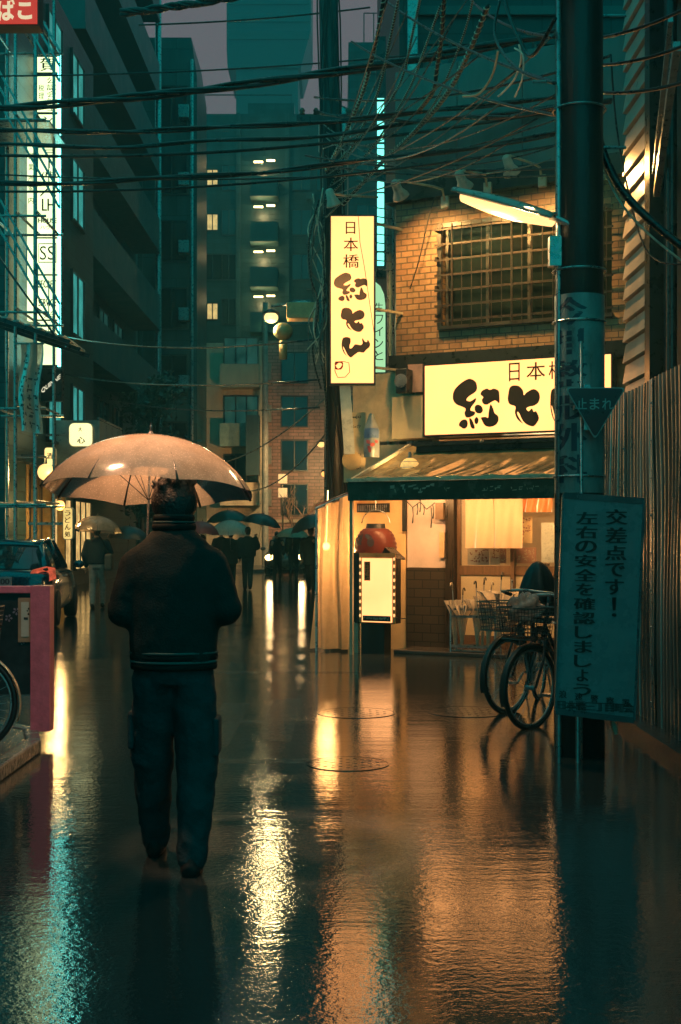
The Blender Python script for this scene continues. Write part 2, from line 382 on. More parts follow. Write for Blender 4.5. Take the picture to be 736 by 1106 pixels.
def worn_paint():
    m = bpy.data.materials.new('worn_road_paint'); m.use_nodes = True; t = m.node_tree; p = t.nodes['Principled BSDF']; L = t.links.new
    co = N(t, 'ShaderNodeTexCoord'); n = N(t, 'ShaderNodeTexNoise'); n.inputs['Scale'].default_value = 22; n.inputs['Detail'].default_value = 8; n.inputs['Roughness'].default_value = .75
    L(co.outputs['Object'], n.inputs[0]); r = N(t, 'ShaderNodeValToRGB'); L(n.outputs[0], r.inputs[0])
    r.color_ramp.elements[0].position = .5; r.color_ramp.elements[0].color = (0,0,0,1); r.color_ramp.elements[1].position = .68; r.color_ramp.elements[1].color = (.55,.55,.55,1)
    L(r.outputs[0], p.inputs['Alpha']); p.inputs['Base Color'].default_value = (.5,.47,.42,1); p.inputs['Roughness'].default_value = .18
    return m
PAINT = worn_paint()
g = MB()
for (x0, x1, y0, y1) in ((-1.75,-.1,18.5,18.85),(-1.5,.2,14.0,14.3),(-1.05,-.8,9.2,11.6),(-.62,-.36,9.4,11.9),(-1.3,-.2,10.3,10.5),(-.95,-.05,8.5,8.7)):
    g.add([(x0,y0,.004),(x1,y0,.004),(x1,y1,.004),(x0,y1,.004)], [(0,1,2,3)])
struct(g.build('road_markings', PAINT))

IRON = mat('wet_cast_iron', (.03,.03,.03), .1, metal=.7, var=.4, scale=20, bump=.5, bscale=60)
def manhole(c, r, label, rw=.965):
    t = thing('manhole_cover', label, 'manhole cover', c)
    M_ = MX.Translation(V(c)); g = MB(M_); g.lathe([(r*.955,-.02),(r*.955,.003),(0,.003)], seg=36)
    for k in range(-4, 5):
        for j in range(-4, 5):
            if math.hypot(k, j) < 4.2 and (k+j) % 2: g.box(k*r*.18-.012, k*r*.18+.012, j*r*.18-.012, j*r*.18+.012, .003, .0045)
    g.build('lid', ROAD, t)
    g = MB(M_); g.lathe([(r,-.02),(r,.004),(r*.965,.004),(r*.965,-.02)], seg=36); g.build('rim', ROAD, t)
manhole(G(376,825), .27, 'round iron manhole cover in the dark road, nearest of the three to the camera')
manhole(G(385,770), .33, 'wider round manhole cover in the road nearer the restaurant curtain', .99)
manhole(G(505,769), .34, 'round manhole cover in the orange reflection left of the parked bicycles', .99)

# ------------------------------------------------------------------ background buildings
GLASS_D = mat('dark_window_glass', (.012,.02,.022), .08, var=.3, scale=.4, spec=.8)
GLASS_W = lit('warm_lit_window', (.9,.62,.22), .9, var=.35, scale=3)
GLASS_T = lit('cool_lit_window', (.06,.26,.22), .14, var=.7, scale=1.5)
FRAME = mat('window_frame_dark', (.05,.055,.055), .35, metal=.5)
_wm = {}
def window(parent, c, w_, h_, face, glass=None, mull=1, name='window'):
    """proud frame + pane + mullions on a wall; face 'F' looks at the street end (-Y), 'R' looks right (+X), 'L' left"""
    x, y, z = c
    def B(g, a0, a1, b0, b1, d0, d1):
        if face == 'F': g.box(x+a0, x+a1, y-d1, y-d0, z+b0, z+b1)
        elif face == 'R': g.box(x+d0, x+d1, y+a0, y+a1, z+b0, z+b1)
        else: g.box(x-d1, x-d0, y+a0, y+a1, z+b0, z+b1)
    g = MB(); f = .06
    B(g,-w_/2,w_/2,-h_/2-f,-h_/2,-.02,.1); B(g,-w_/2,w_/2,h_/2,h_/2+f,-.02,.07)
    B(g,-w_/2-f,-w_/2,-h_/2-f,h_/2+f,-.02,.07); B(g,w_/2,w_/2+f,-h_/2-f,h_/2+f,-.02,.07)
    for k in range(mull): a = -w_/2+w_*(k+1)/(mull+1); B(g, a-.03, a+.03, -h_/2, h_/2, .01, .055)
    fr = g.build(name, FRAME, parent)
    g = MB(); B(g,-w_/2,w_/2,-h_/2,h_/2,-.02,.02); g.build('pane', glass or GLASS_D, fr)
    return fr
TEALW = wall_mat('dark_tiled_wall', (.024,.066,.068), .9, .3)
TEALW2 = wall_mat('pale_concrete_wall', (.045,.105,.105), 1.8, .9, .02)
SLABM = mat('balcony_slab', (.035,.085,.085), .5, var=.3, scale=1.2)
BROWNW = wall_mat('brown_tile_wall', (.40,.22,.18), .5, .16, .015)
CREAMW = mat('cream_plaster_wall', (.5,.42,.30), .6, var=.25, scale=.8, stretch=(2,2,.6))
METALG = mat('galvanised_steel', (.32,.34,.34), .3, metal=.75, var=.3, scale=12)
DARKM = mat('dark_painted_steel', (.035,.042,.044), .3, metal=.4, var=.3)
BLACK = mat('black_rubber', (.012,.012,.012), .45, var=.2)

# A: the balconied block on the left, its side along the street
b = thing('balcony_block', 'dark office block on the left with long solid balcony bands stepping back along the street', 'building', (-11,42,0))
g = MB(); g.box(-16,-7.9,35,50,0,27); g.build('wall', TEALW, b)
for i in range(8):
    z = 3.6+i*2.95
    g = MB(); g.box(-7.9,-6.9,35.1,49.6,z-.18,z); g.box(-7.02,-6.92,35.1,49.6,z+.002,z+1.15); g.box(-7.88,-7.02,35.1,35.2,z+.002,z+1.15); g.build('balcony', SLABM if i % 3 else mat('balcony_band_brown', (.05,.07,.068), .5), b)
    for yy in (37.4,40.2,43,45.8): window(b, (-7.9,yy,z+1.4), 1.7, 1.9, 'R', GLASS_T if (i in (1,4) and yy > 40) else GLASS_D)
g = MB(); g.box(-12,-8.4,34.86,34.99,0,26.5); g.build('end_wall', wall_mat('end_wall_grille', (.025,.07,.078), .4, .2, .02), b)
for i in range(7):
    g = MB()
    for k in range(9): g.box(-11.9,-8.0,34.70,34.84,6.0+i*2.95+k*.16,6.0+i*2.95+k*.16+.09)
    g.build('louvre_panel', SLABM, b)
for yy in (36.6,39.6): window(b, (-7.9,yy,1.5), 2.4, 2.0, 'R', lit('lit_shop_window', (1,.60,.2), .85, var=.6, scale=2.5), 2)
g = MB(); g.cyl((-7.0,49.8,0),(-7.0,49.8,27),.12); g.build('downpipe', METALG, b)

# B: grey slab with stepped roof
b = thing('slab_tower', 'grey concrete slab building with a sloping shoulder in the middle distance left', 'building', (-7.5,60,0))
g = MB(); g.prism([(-12,56,0),(-6.2,56,0),(-6.2,56,21.3),(-6.45,56,23),(-12,56,23)], (0,4,0)); g.build('wall', TEALW2, b)
for i in range(7):
    for xx in (-7.3,):
        window(b, (xx,56,2.6+i*2.9), 1.3, 1.7, 'F', None, 1)
g = MB()
for xx in (-8.6,-8.0): g.box(xx-.05,xx+.05,55.9,56,0,22.5)
g.build('pilaster', SLABM, b)
g = MB(); g.box(-9.2,-8.75,55.2,55.9,5,17); g.build('sign_mast', mat('faded_sign_mast', (.18,.22,.22), .5), b)
lt = MB(); pl = lambda x, y: V((-9.0+x, 55.19, y))
column(lt, 'ビルS商事', .02, 16.5, .36, pl, .01, step=.5); lt.build('lettering', mat('sign_grey_print', (.42,.46,.44), .5), b)

for k in range(7): g = MB(); g.box(-6.95,-6.5,55.5,55.98,2.0+k*2.9,2.55+k*2.9); g.build('air_conditioner', METALG, b, bevel=.02)
g = MB(); g.cyl((-6.4,55.85,0),(-6.4,55.85,22),.07); g.build('downpipe', METALG, b)
# C: apartment block with lit stair balconies
b = thing('apartment_block', 'tall teal apartment block at the end of the street with lit stair landings', 'building', (-4,82,0))
g = MB(); g.box(-11,1.0,80,98,0,27.5); g.box(-6,-3,84,90,27.502,29.5); g.build('wall', TEALW, b)
LAMPW = lit('landing_lamp', (1,.72,.30), 9, var=.05)
for i in range(8):
    z = 3.0+i*2.75
    g = MB(); g.box(-5.5,-3.9,78.6,79.99,z-.2,z); g.box(-5.5,-3.9,78.5,78.6,z-.2,z+1.0); g.box(-3.9,-3.8,78.6,79.99,z-.2,z+1.0); g.build('stair_landing', SLABM, b)
    if i in (2,4,5,6,7):
        g = MB(); g.box(-5.3,-4.75,79.2,79.4,z+2.05,z+2.12); g.build('landing_light', LAMPW, b)
        g = MB(); g.box(-4.5,-4.0,78.9,79.1,z+2.05,z+2.12); g.build('landing_light', LAMPW, b)
        light('POINT', 'landing_glow', b, (-4.8,79.0,z+1.8), 75, (1,.72,.33), .1)
    for yy_ in (-10.4,-6.9): window(b, (yy_,80,z+1.3), .8, 1.5, 'F', None, 1)
    g = MB(); g.box(-2.1,-1.6,79.6,79.98,z-.1,z+.35); g.build('air_conditioner', SLABM, b)
    for k, xx in enumerate((-8.9,-7.9,-2.4,-.9)):
        gl = None
        if k == 1 and i in (3,4): gl = GLASS_W
        if k == 1 and i in (6,7): gl = GLASS_W
        window(b, (xx if gl is None else -7.9, 80, z+1.3), .62 if gl else 1.1, .95 if gl else 1.5, 'F', gl, 1)
g = MB()
for xx in (-9.9,-6.3,-3.3): g.box(xx-.12,xx+.12,79.8,79.98,0,27.5)
g.build('pier', TEALW2, b)
g = MB(); g.tube([(-9.3,79.8,27.5),(-9.3,79.8,28.6),(-3,79.8,28.6),(-3,79.8,27.5)], .04, 6); g.build('roof_rail', DARKM, b)

# D: far tower
b = thing('far_tower', 'dark faceted tower rising behind the apartment block against the mauve night sky', 'building', (-7.5,145,0))
g = MB(); g.prism([(-12.2,140,52),(-4.3,140,52),(-3.2,140,56),(-3.2,140,74),(-12.3,140,74),(-12.3,140,54)], (0,10,0)); g.box(-11.3,-4.6,140.3,149,0,51.9); g.build('wall', mat('far_tower_wall', (.05,.065,.07), .5), b)
for i in range(10): 
    g = MB(); g.box(-12.1,-3.4,139.85,139.99,55+i*1.9,55.9+i*1.9); g.build('window_band', GLASS_D, b)

# E: brown block at the crossing
b = thing('brown_tile_block', 'brown tiled block across the junction behind the walkers and the bare tree', 'building', (-1,62,0))
g = MB(); g.box(-4.7,6,62,75,0,10.8); g.build('wall', BROWNW, b)
for i in range(4):
    for xx in (-2.2,.2,2.2): window(b, (xx,62,3.2+i*2.1), 1.2, 1.4, 'F', None, 1)
g = MB(); g.box(-4.6,5.9,61.86,61.98,2.1,2.25); g.build('string_course', CREAMW, b)
for i in range(4):
    g = MB(); g.box(-4.1,-3.3,61.8,61.98,2.9+i*2.0,3.7+i*2.0); g.build('shutter', mat('roller_shutter', (.2,.22,.2), .4), b)
# F: cream balcony house
b = thing('balcony_house', 'low cream house with glazed balconies left of the brown block', 'building', (-5.3,60,0))
g = MB(); g.box(-8.5,-3.6,60,70,0,10.4); g.build('wall', CREAMW, b)
for i in range(3):
    z = 3.0+i*2.7
    g = MB(); g.box(-5.5,-3.7,59.1,59.99,z-.15,z); g.box(-5.5,-3.7,59.0,59.1,z-.15,z+.9); g.build('balcony', CREAMW if i != 1 else mat('balcony_panel_green', (.2,.3,.26), .4), b)
    window(b, (-4.6,60,z+1.35), 1.5, 1.7, 'F', GLASS_T if i else GLASS_D, 2); window(b, (-7.2,60,z+1.3), 1.2, 1.4, 'F')
g = MB(); g.box(-4.25,-3.65,58.2,58.9,4.2,6.9); t = g.build('hanging_sign', mat('dark_sign_case', (.02,.05,.06), .4), b)
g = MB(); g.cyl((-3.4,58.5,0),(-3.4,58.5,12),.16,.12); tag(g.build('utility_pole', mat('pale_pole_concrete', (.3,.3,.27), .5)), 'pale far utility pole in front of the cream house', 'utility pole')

# G, roof beyond the near concrete pole
b = thing('dark_office_block', 'tall dark block behind the concrete pole and the tall vertical sign', 'building', (5,70,0))
g = MB(); g.box(.4,14,66,80,0,26.6); g.build('wall', TEALW, b)
g = MB(); g.box(.5,13.9,65.9,65.98,25,25.3); g.build('cornice', SLABM, b)
g = MB()
for k in range(4): g.cyl((1.2+k*.5,66.3,26.6),(1.2+k*.5,66.3,28.2),.03)
g.tube([(1.2,66.3,28.2),(2.7,66.3,28.2)], .03); g.build('roof_rail', DARKM, b)
for i in range(8):
    for xx in (1.4,3.2): window(b, (xx,66,3+i*2.9), 1.1, 1.6, 'F')

# the tall dark neighbour above and behind the restaurant
b = thing('neighbour_block', 'tall dark teal block rising directly behind the brick restaurant', 'building', (6,26,0))
g = MB(); g.box(1.02,16,22.5,36,0,19); g.build('wall', wall_mat('neighbour_wall', (.015,.04,.042), 1.2, .6, .015), b)
for i in range(3):
    for xx in (2.1,4.0): window(b, (xx,22.5,9.2+i*2.9), 1.2, 1.6, 'F', GLASS_D, 2)
g = MB()
for k in range(4): g.box(1.1,8,22.4,22.48,7.6+k*2.9,7.75+k*2.9)
g.build('floor_band', SLABM, b)
g = MB(); g.box(1.15,1.32,22.2,22.48,2,14); g.build('downpipe', METALG, b)
# distant skyline on both sides so the street never ends in nothing
for k, (x0, x1, y0, y1, h, lb) in enumerate(((-40,-17,30,60,18,'wide dark block beyond the scaffolded house'),(-60,-13,66,95,22,'broad dark building far down the left side street'),(7.5,40,55,80,20,'broad dark block far down the right side street'),(17,45,18,50,16,'dark block behind the right hand buildings'))):
    b = thing('background_block', lb, 'building', (x0,y0,0)); g = MB(); g.box(x0,x1,y0,y1,0,h); g.build('wall', TEALW, b)
    for i in range(4):
        for j in range(5): window(b, (x0+3+j*(x1-x0-6)/4, y0, 3+i*3.4), 1.6, 1.6, 'F', GLASS_W if (i*5+j) % 9 == 4 else GLASS_D)

# ------------------------------------------------------------------ trees
BARK = mat('wet_bark', (.05,.04,.032), .6, bump=.6)
def leafy(name, label, base, h, r, n, colr, seed):
    rn = random.Random(seed); t = thing(name, label, 'tree', base); M_ = MX.Translation(V(base)); g = MB(M_)
    g.tube([(0,0,0),(.1,.05,h*.3),(0,.1,h*.6),(.1,0,h*.85)], [.16,.12,.08,.03], 8)
    cl = []
    for k in range(16):
        a = rn.uniform(0,6.28); z = h*rn.uniform(.35,.95); rr = r*rn.uniform(.3,.9)*math.sin(math.pi*min(1,(z/h-.2)/.85))
        c = V((rr*math.cos(a), rr*math.sin(a), z)); g.tube([(0,.05,z*.75),c*.6+V((0,0,z*.35)),c], [.05,.03,.012], 5); cl.append((c, r*rn.uniform(.25,.5)))
    g.build('trunk', BARK, t, smooth=True); g = MB(M_)
    for i in range(n):
        c, q = rn.choice(cl); p = c + V((rn.gauss(0,.5)*q, rn.gauss(0,.5)*q, rn.gauss(0,.45)*q)); s = rn.uniform(.06,.13)
        d = V((rn.gauss(0,1),rn.gauss(0,1),rn.gauss(0,1)-.4)).normalized(); e = d.orthogonal().normalized()
        g.add([p-d*s, p+e*s*.45, p+d*s, p-e*s*.45], [(0,1,2,3)])
    g.build('crown', mat('leaf_'+name, colr, .4, var=.5, scale=2), t)
leafy('evergreen_tree', 'dark leafy tree standing behind the big umbrella at the far kerb', (-6.4,45,0), 6.9, 1.6, 5200, (.035,.06,.04), 3)
leafy('street_tree', 'smaller leafy tree at the office block corner, left of the dark leafy tree', (-8.2,52.8,0), 6.0, 1.1, 2200, (.03,.055,.04), 5)
def bare(label, base, h, seed):
    rn = random.Random(seed); t = thing('bare_tree', label, 'tree', base); M_ = MX.Translation(V(base)); tr = MB(M_); tw = MB(M_)
    def grow(g, p, d, L, r, lv):
        q = p + d*L; mid = p + d*L*.5 + V((rn.gauss(0,.04),rn.gauss(0,.04),0))*L; (tr if lv < 2 else tw).tube([p,mid,q], [r,r*.85,r*.65], 6 if lv < 2 else 4)
        if lv >= 4: return
        for k in range(3 if lv else 4):
            a = rn.uniform(0,6.28); nd = (d + V((math.cos(a),math.sin(a),rn.uniform(-.1,.4)))*rn.uniform(.5,.9)).normalized()
            grow(g, p+d*L*rn.uniform(.6,1), nd, L*rn.uniform(.55,.75), r*.55, lv+1)
    grow(tr, V((0,0,0)), V((.05,0,1)), h*.38, .09, 0)
    tr.build('trunk', BARK, t, smooth=True); tw.build('crown', mat('bare_twigs', (.16,.12,.09), .5), t)
bare('leafless young tree beside the car headlights at the junction', (-1.9,54,0), 4.6, 4)

# ------------------------------------------------------------------ street lamps down the street
def lamp_mat(name, c, e): return lit(name, c, e, var=.02)
def street_lamp(label, pos, arm, r, colr, power, head_m, aim=None):
    p = V(pos); t = thing('street_lamp', label, 'street lamp', (p.x+arm, p.y, 0)); 
    g = MB(); g.tube([(p.x+arm,p.y,0),(p.x+arm,p.y,p.z+.15),(p.x+arm*.6,p.y,p.z+.35),(p.x,p.y,p.z+.25)], [.07,.055,.035,.03], 8); g.build('post', METALG, t, smooth=True)
    g = MB(); g.lathe([(r*.2,r*1.2),(r*1.15,r*.7),(r*1.2,r*.55)], p, 16); g.build('hood', DARKM, t, smooth=True)
    g = MB(); g.ball(p, (r,r,r*.75), 16, 8); g.build('bulb', head_m, t, smooth=True)
    light('SPOT' if aim else 'POINT', 'lamp_light', t, p-V((0,0,r*1.2)), power, colr, .16, p+V(aim) if aim else None, 125, .8)
    return t
LAMPC = lamp_mat('white_lamp_glass', (1,.70,.27), 1.7); LAMPO = lamp_mat('orange_lamp_glass', (1,.42,.10), 2.2)
t = street_lamp('bright white street lamp left of the pole, with an orange box on its arm', P(293,343,29), 1.25, .16, (1,.76,.34), 170, LAMPC)
q = P(310,338,29); g = MB(); g.box(q.x-.0,q.x+.72,q.y-.25,q.y+.25,q.z-.16,q.z+.20); g.build('control_box', mat('orange_box_paint', (.62,.36,.16), .4), t, bevel=.02)
g = MB(); q = P(306,358,29); g.ball(q, (.22,.2,.2), 14, 8); g.cyl(q-V((0,0,.2)), q-V((0,0,.62)), .09); g.build('lamp_socket', mat('orange_box_paint'), t, smooth=True)
street_lamp('small yellow street lamp, upper of two beside the concrete pole far down the street', P(347,480,55), .8, .17, (1,.62,.25), 1300, lamp_mat('yellow_lamp_glass', (1,.62,.2), 1.6), (-1.5,6,-3.5))
street_lamp('orange sodium street lamp, lower of two above the plastic curtain far down the street', P(352,512,50), .7, .17, (1,.48,.16), 2000, LAMPO, (-2,7,-3.2))
t = thing('signal_lantern', 'pair of small cream lantern boxes on a thin post at the junction', 'lantern', (-2.5,56,0))
g = MB(); g.cyl((-2.5,56,0),(-2.5,56,4.2),.04); g.build('post', DARKM, t)
for z in (3.35,3.95): g = MB(); g.box(-2.68,-2.3,55.8,55.96,z-.22,z+.18); g.build('lantern_box', lit('cream_lantern', (.9,.62,.28), .8), t)
# ------------------------------------------------------------------ left side: house, scaffold, signs
GLASS_B = lit('bright_teal_window', (.05,.36,.32), .75, var=.5, scale=2)
INK = mat('sign_ink_black', (.02,.018,.016), .5, var=0)
b = thing('corner_house', 'dark corner house behind the scaffold, with a lit doorway and small balcony', 'building', (-8,26,0))
g = MB(); g.box(-14,-6.6,25.5,27.2,0,14); g.box(-14,-6.6,27.2,34.6,3.0,14); g.box(-14,-7.7,27.2,34.6,0,2.99); g.build('wall', TEALW, b)
for z in (4.4,7.2,10.0,12.6):
    for yy in (29.8,32.4): window(b, (-6.6,yy,z), 1.4, 1.5, 'R', GLASS_B)
    window(b, (-7.6,25.5,z+.2), 1.5, 1.7, 'F', GLASS_B, 2)
g = MB(); g.box(-6.62,-5.55,29.9,33,3.1,3.22); g.box(-5.61,-5.56,29.9,33,3.2,4.15); g.box(-6.6,-5.62,29.9,29.96,3.2,4.15); bb = g.build('balcony', mat('balcony_steel_grey', (.30,.33,.32), .35, metal=.4), b)
g = MB()
for yy in (30.7,31.5,32.3): g.box(-5.553,-5.54,yy-.02,yy+.02,3.2,4.1)
g.cyl((-5.58,29.9,4.2),(-5.58,33,4.2),.025); g.build('rail', METALG, bb)
g = MB()
for yy in (27.3,28.4,29.5,31): g.box(-6.78,-6.6,yy,yy+.18,0,2.99)
g.build('door_post', mat('yellow_door_timber', (.45,.30,.12), .45, var=.3), b)
g = MB(); g.box(-7.69,-7.64,27.5,31,0.05,2.9); g.build('lit_door_screen', lit('lit_door_screen', (1,.58,.17), .9, var=.5, scale=1.6), b)
g = MB(); 
def dome(i, j):
    a = math.pi*j/1.0/2; yy = 26.2+3.6*i
    return V((-6.62+.75*math.cos(a), yy, 3.02-.0+.55*math.sin(a)-.55))
g.grid(dome, 14, 8); g.build('dome_awning', film('amber_awning_film', (.75,.45,.17), .85, .55), b, smooth=True)

t = thing('globe_lamp', 'glowing round globe lamp over the lit doorway at the left', 'lamp', P(50,510,25.9))
q = P(50,510,25.9); g = MB(); g.ball(q, .17, 20, 12); g.build('globe', lit('globe_glass', (1,.62,.2), 1.6, var=.02), t, smooth=True)
g = MB(); g.tube([q+V((0,0,.16)), q+V((0,0,.3)), q+V((-.5,0,.34))], .025); g.build('bracket', DARKM, t)
light('POINT', 'globe_light', t, q+V((.25,-.3,-.05)), 55, (1,.6,.2), .15)
t = thing('bulkhead_lamp', 'small amber bulb lamp under the doorway dome, right of the globe lamp', 'lamp', P(65,546,27)); q = P(65,546,27)
g = MB(); g.ball(q, .11, 14, 8); g.build('bulb', lit('amber_bulb', (1,.55,.15), 1.8), t, smooth=True)
g = MB(); g.cyl(q+V((0,0,.1)), q+V((0,0,.42)), .03); g.build('stem', DARKM, t); light('POINT', 'bulb_light', t, q+V((.1,-.2,-.1)), 60, (1,.58,.2), .1)

# tall projecting sign
SY = 28.0
t = thing('vertical_sign', 'very tall pale lit sign on the left house, with a boxed SS among black lettering', 'sign', P(51,240,SY))
FACE_L = lit('pale_green_sign_face', (.74,.86,.44), 2.1, var=.3, scale=.9); FACE_G = lit('aqua_sign_edge', (.10,.80,.72), 15, var=.2)
g = MB(); q0, q1 = P(37,60,SY), P(66,397,SY); g.box(q0.x,q1.x,SY,SY+.32,q1.z,q0.z); g.build('case', DARKM, t)
lt = MB(); panels = [(62,78),(82,121),(124,140),(143,157),(160,196),(199,256),(258,296),(298,345),(347,394)]
fc = MB(); 
for a, c in panels: qa, qb = P(40,a,SY), P(62.5,c,SY); fc.box(qa.x,qb.x,SY-.02,SY,qb.z,qa.z)
fc.build('face', FACE_L, t)
fc = MB(); qa, qb = P(29.5,142,26.8), P(37.8,346,26.8); fc.box(qa.x,qb.x,26.8,26.95,qb.z,qa.z); sp_ = fc.build('side_panel', FACE_L, t)
ed = MB(); qa, qb = P(63,60,SY), P(65.8,396,SY); ed.box(qa.x,qb.x,SY-.03,SY+.3,qb.z,qa.z); ed.build('edge_tube', FACE_G, t)
def spl(x, y): q = P(x, y, SY); return V((q.x, SY-.026, q.z))
def sput(s, x0, y0, x1, y1, bold=.012): put(lt, s, x0, y1, x1, y0, spl, bold)
sput('賀', 44,63,60,77,.04)
for i, ch in enumerate('公認会計士'): sput(ch, 51,84+i*7.4,61,90.6+i*7.4)
for i, ch in enumerate('税理士'): sput(ch, 42,92+i*8.5,48,99+i*8.5)
for i, ch in enumerate('ンデン'): sput(ch, 47,126+i*11,57,134+i*11,.02)
sput('ヨ',48,162,59,169,.02); lt.poly([spl(52.6,171),spl(54.4,171),spl(54.4,182),spl(52.6,182)]); sput('(株)',46,185,61,193,.02)
pl2 = lambda x, y: V((P(x,y,26.8).x, 26.794, P(x,y,26.8).z)); l2 = MB()
for i, ch in enumerate('営業所案内'): put(l2, ch, 31,172+i*12,36.5,165+i*12, pl2, .03)
l2.build('lettering', INK, sp_)
lt.poly([spl(44,211),spl(52,203),spl(61,211),spl(61,213),spl(52,205.4),spl(44,213)]); sput('LH',46,215,59,228,.04); sput('HOUSE',42,236,62,241,.03); sput('ハウス',44,244,60,248,.01)
for bx in ((42,263,61.5,264),(42,283,61.5,284),(42,264,42.8,283),(60.7,264,61.5,283)): lt.poly([spl(bx[0],bx[1]),spl(bx[2],bx[1]),spl(bx[2],bx[3]),spl(bx[0],bx[3])])
sput('S',43.5,266,50.5,281,.0); sput('S',52,266,59.5,281,.0)
sput('SECRET',42,303,61,311,.02); sput('SERVICE',42,323,61,331,.02); sput('米',48,336,58,344,.01)
sput('二階',44,352,60,358,.01)
lt.build('lettering', INK, t)
# black slanted-word sign
t = thing('hanging_sign', 'black square sign with slanted pale capitals under the tall lit sign', 'sign', P(55,415,SY))
q0, q1 = P(44,397,SY), P(67,433,SY); g = MB(); g.box(q0.x,q1.x,SY,SY+.25,q1.z,q0.z-.02); g.build('case', DARKM, t, bevel=.01)
lt = MB(); put(lt, 'QUINNE', 42,420,70,411,spl,.05,rot=0) if False else None
ca, sa = math.cos(R(38)), math.sin(R(38))
def slant(x, y): return spl(55.5+x*ca+y*sa*0, 415-(x*sa)-y*1.0)
put(lt, 'QUINNE', -13,-3,13,3.2,slant,-.02); lt.build('lettering', lit('sign_cream_letters', (.9,.85,.6), .9), t)
g = MB(); g.box(P(48,0,SY).x, P(50,0,SY).x, SY+.1, SY+.14, P(0,433,SY).z-.02, P(0,397,SY).z) ; g.box(P(43,0,SY).x-.3,P(45,0,SY).x,SY+.1,SY+.15,P(0,410,SY).z,P(0,408,SY).z); g.build('bracket', METALG, t)

# small lit signs
def lit_box(name, label, x0, y0, x1, y1, Y, face, chars, dep=.18, rad=.06, ink=INK, br=True):
    q0, q1 = P(x0,y1,Y), P(x1,y0,Y); t = thing(name, label, 'sign', ((q0.x+q1.x)/2, Y, q0.z))
    def rr(d, y): 
        o = []; r_ = rad-d if rad > d else .004
        for cx, cz, a0 in ((q1.x-d-r_,q1.z-d-r_,0),(q0.x+d+r_,q1.z-d-r_,90),(q0.x+d+r_,q0.z+d+r_,180),(q1.x-d-r_,q0.z+d+r_,270)):
            for k in range(5): a = R(a0+k*22.5); o.append(V((cx+r_*math.cos(a), y, cz+r_*math.sin(a))))
        return o
    g = MB(); g.prism(rr(0,Y), (0,dep,0)); g.build('case', mat('sign_case_cream', (.5,.46,.36), .4), t)
    g = MB(); g.prism(rr(.015,Y-.015), (0,.014,0)); g.build('face', face, t)
    pl = lambda x, y: V((P(x,y,Y).x, Y-.02, P(x,y,Y).z)); lt = MB()
    for s, a, b_, c, d in chars: put(lt, s, a, d, c, b_, pl, .06)
    if chars: lt.build('lettering', ink, t)
    if br: g = MB(); g.bar((q0.x-.7,Y+dep/2,(q0.z+q1.z)/2),(q0.x,Y+dep/2,(q0.z+q1.z)/2),.05,.05); g.build('bracket', METALG, t)
    return t
lit_box('square_sign', 'rounded square cream lit sign with two small characters, left above the big umbrella', 74.5,456.5,100.5,482.5,28.9, lit('cream_green_face', (.95,.88,.42), 1.5, var=.1), [('大',85,461,89,466),('心',84,472,92,479)], rad=.12)
lit_box('small_sign', 'small yellow lit sign fixed above the globe lamp', 48,483,59.5,503,26.2, lit('yellow_face', (1,.74,.27), 1.4), [('酒',51,489,57,496)])
t = lit_box('narrow_sign', 'narrow yellow vertical sign by the doorway behind the walking man', 68,548,79,583,25.5, lit('amber_face', (1,.66,.2), 1.1, var=.3, scale=3), [(c, 70.5,551+i*7.6,76.5,557+i*7.6) for i, c in enumerate('うどん処')])

# scaffold
t = thing('scaffold', 'steel pipe scaffold with a slatted canopy and stair braces at the far left', 'scaffold', (-5.8,24.8,0))
xs, ys = (-6.45,-5.92,-5.55), (23.6,25.1)
for x in xs:
    for y in ys:
        g = MB(); g.cyl((x,y,0),(x,y,13.4),.03,seg=8); g.build('post', METALG, t)
for i in range(7):
    z = 2.05+i*1.75; g = MB()
    for y in ys: g.cyl((-6.7,y-.05,z),(-5.35,y-.05,z),.024,seg=8)
    for x in xs: g.cyl((x+.05,23.4,z+.06),(x+.05,25.3,z+.06),.024,seg=8)
    g.build('ledger', METALG, t)
for i in range(3):
    z = 6.6+i*2.3; g = MB()
    for k in (0, .28, .56): g.cyl((-6.7,23.55,z+1.9-k),(-5.1,23.55,z-.9-k),.022,seg=8)
    for k in range(9): a = k/8; g.cyl((-6.7+1.6*a,23.55,z+1.9-2.8*a-.56),(-6.7+1.6*a,23.55,z+1.9-2.8*a),.012,seg=6)
    g.build('stair_brace', METALG, t)
g = MB()
for k in range(10): x = -6.75+k*.2; g.obox((x,23.9,5.62-k*.065),(.11,1.9,.03))
g.build('canopy_slats', mat('pale_slats', (.36,.40,.38), .35, metal=.3, var=.3), t)
g = MB()
for y in (22.98,23.9,24.82): g.bar((-6.85,y,5.60),(-4.8,y,4.92),.05,.07)
g.bar((-5.0,22.9,4.96),(-6.6,22.9,7.2),.035,.035); g.build('canopy_frame', DARKM, t)
for z in (9.02,12.5): g = MB(); g.box(-6.75,-5.3,23.6,25.1,z,z+.04); g.build('deck', METALG, t)
t = thing('cloth_banner', 'tattered pale cloth banner with brushed marks hanging from the scaffold', 'banner', P(32,470,23.3))
def ban(i, j):
    q = P(21+24*i, 371+94*j+4*i*j, 23.3); q.y += .05*math.sin(i*9+j*3)+.04*math.sin(j*8); q.x += .03*math.sin(j*7+1); return q
g = MB(); g.grid(ban, 16, 30); g.build('cloth', film('wet_banner_cloth', (.40,.45,.40), .95, .45, .5), t, smooth=True)
lt = MB(); scrawl(lt, 0, .05, 1, .95, lambda x, y: ban(x*.86+.07, y)+V((0,-.035,0)), 9, 3, .75, .16, 5); lt.build('lettering', mat('faded_ink', (.05,.07,.07), .6), t)
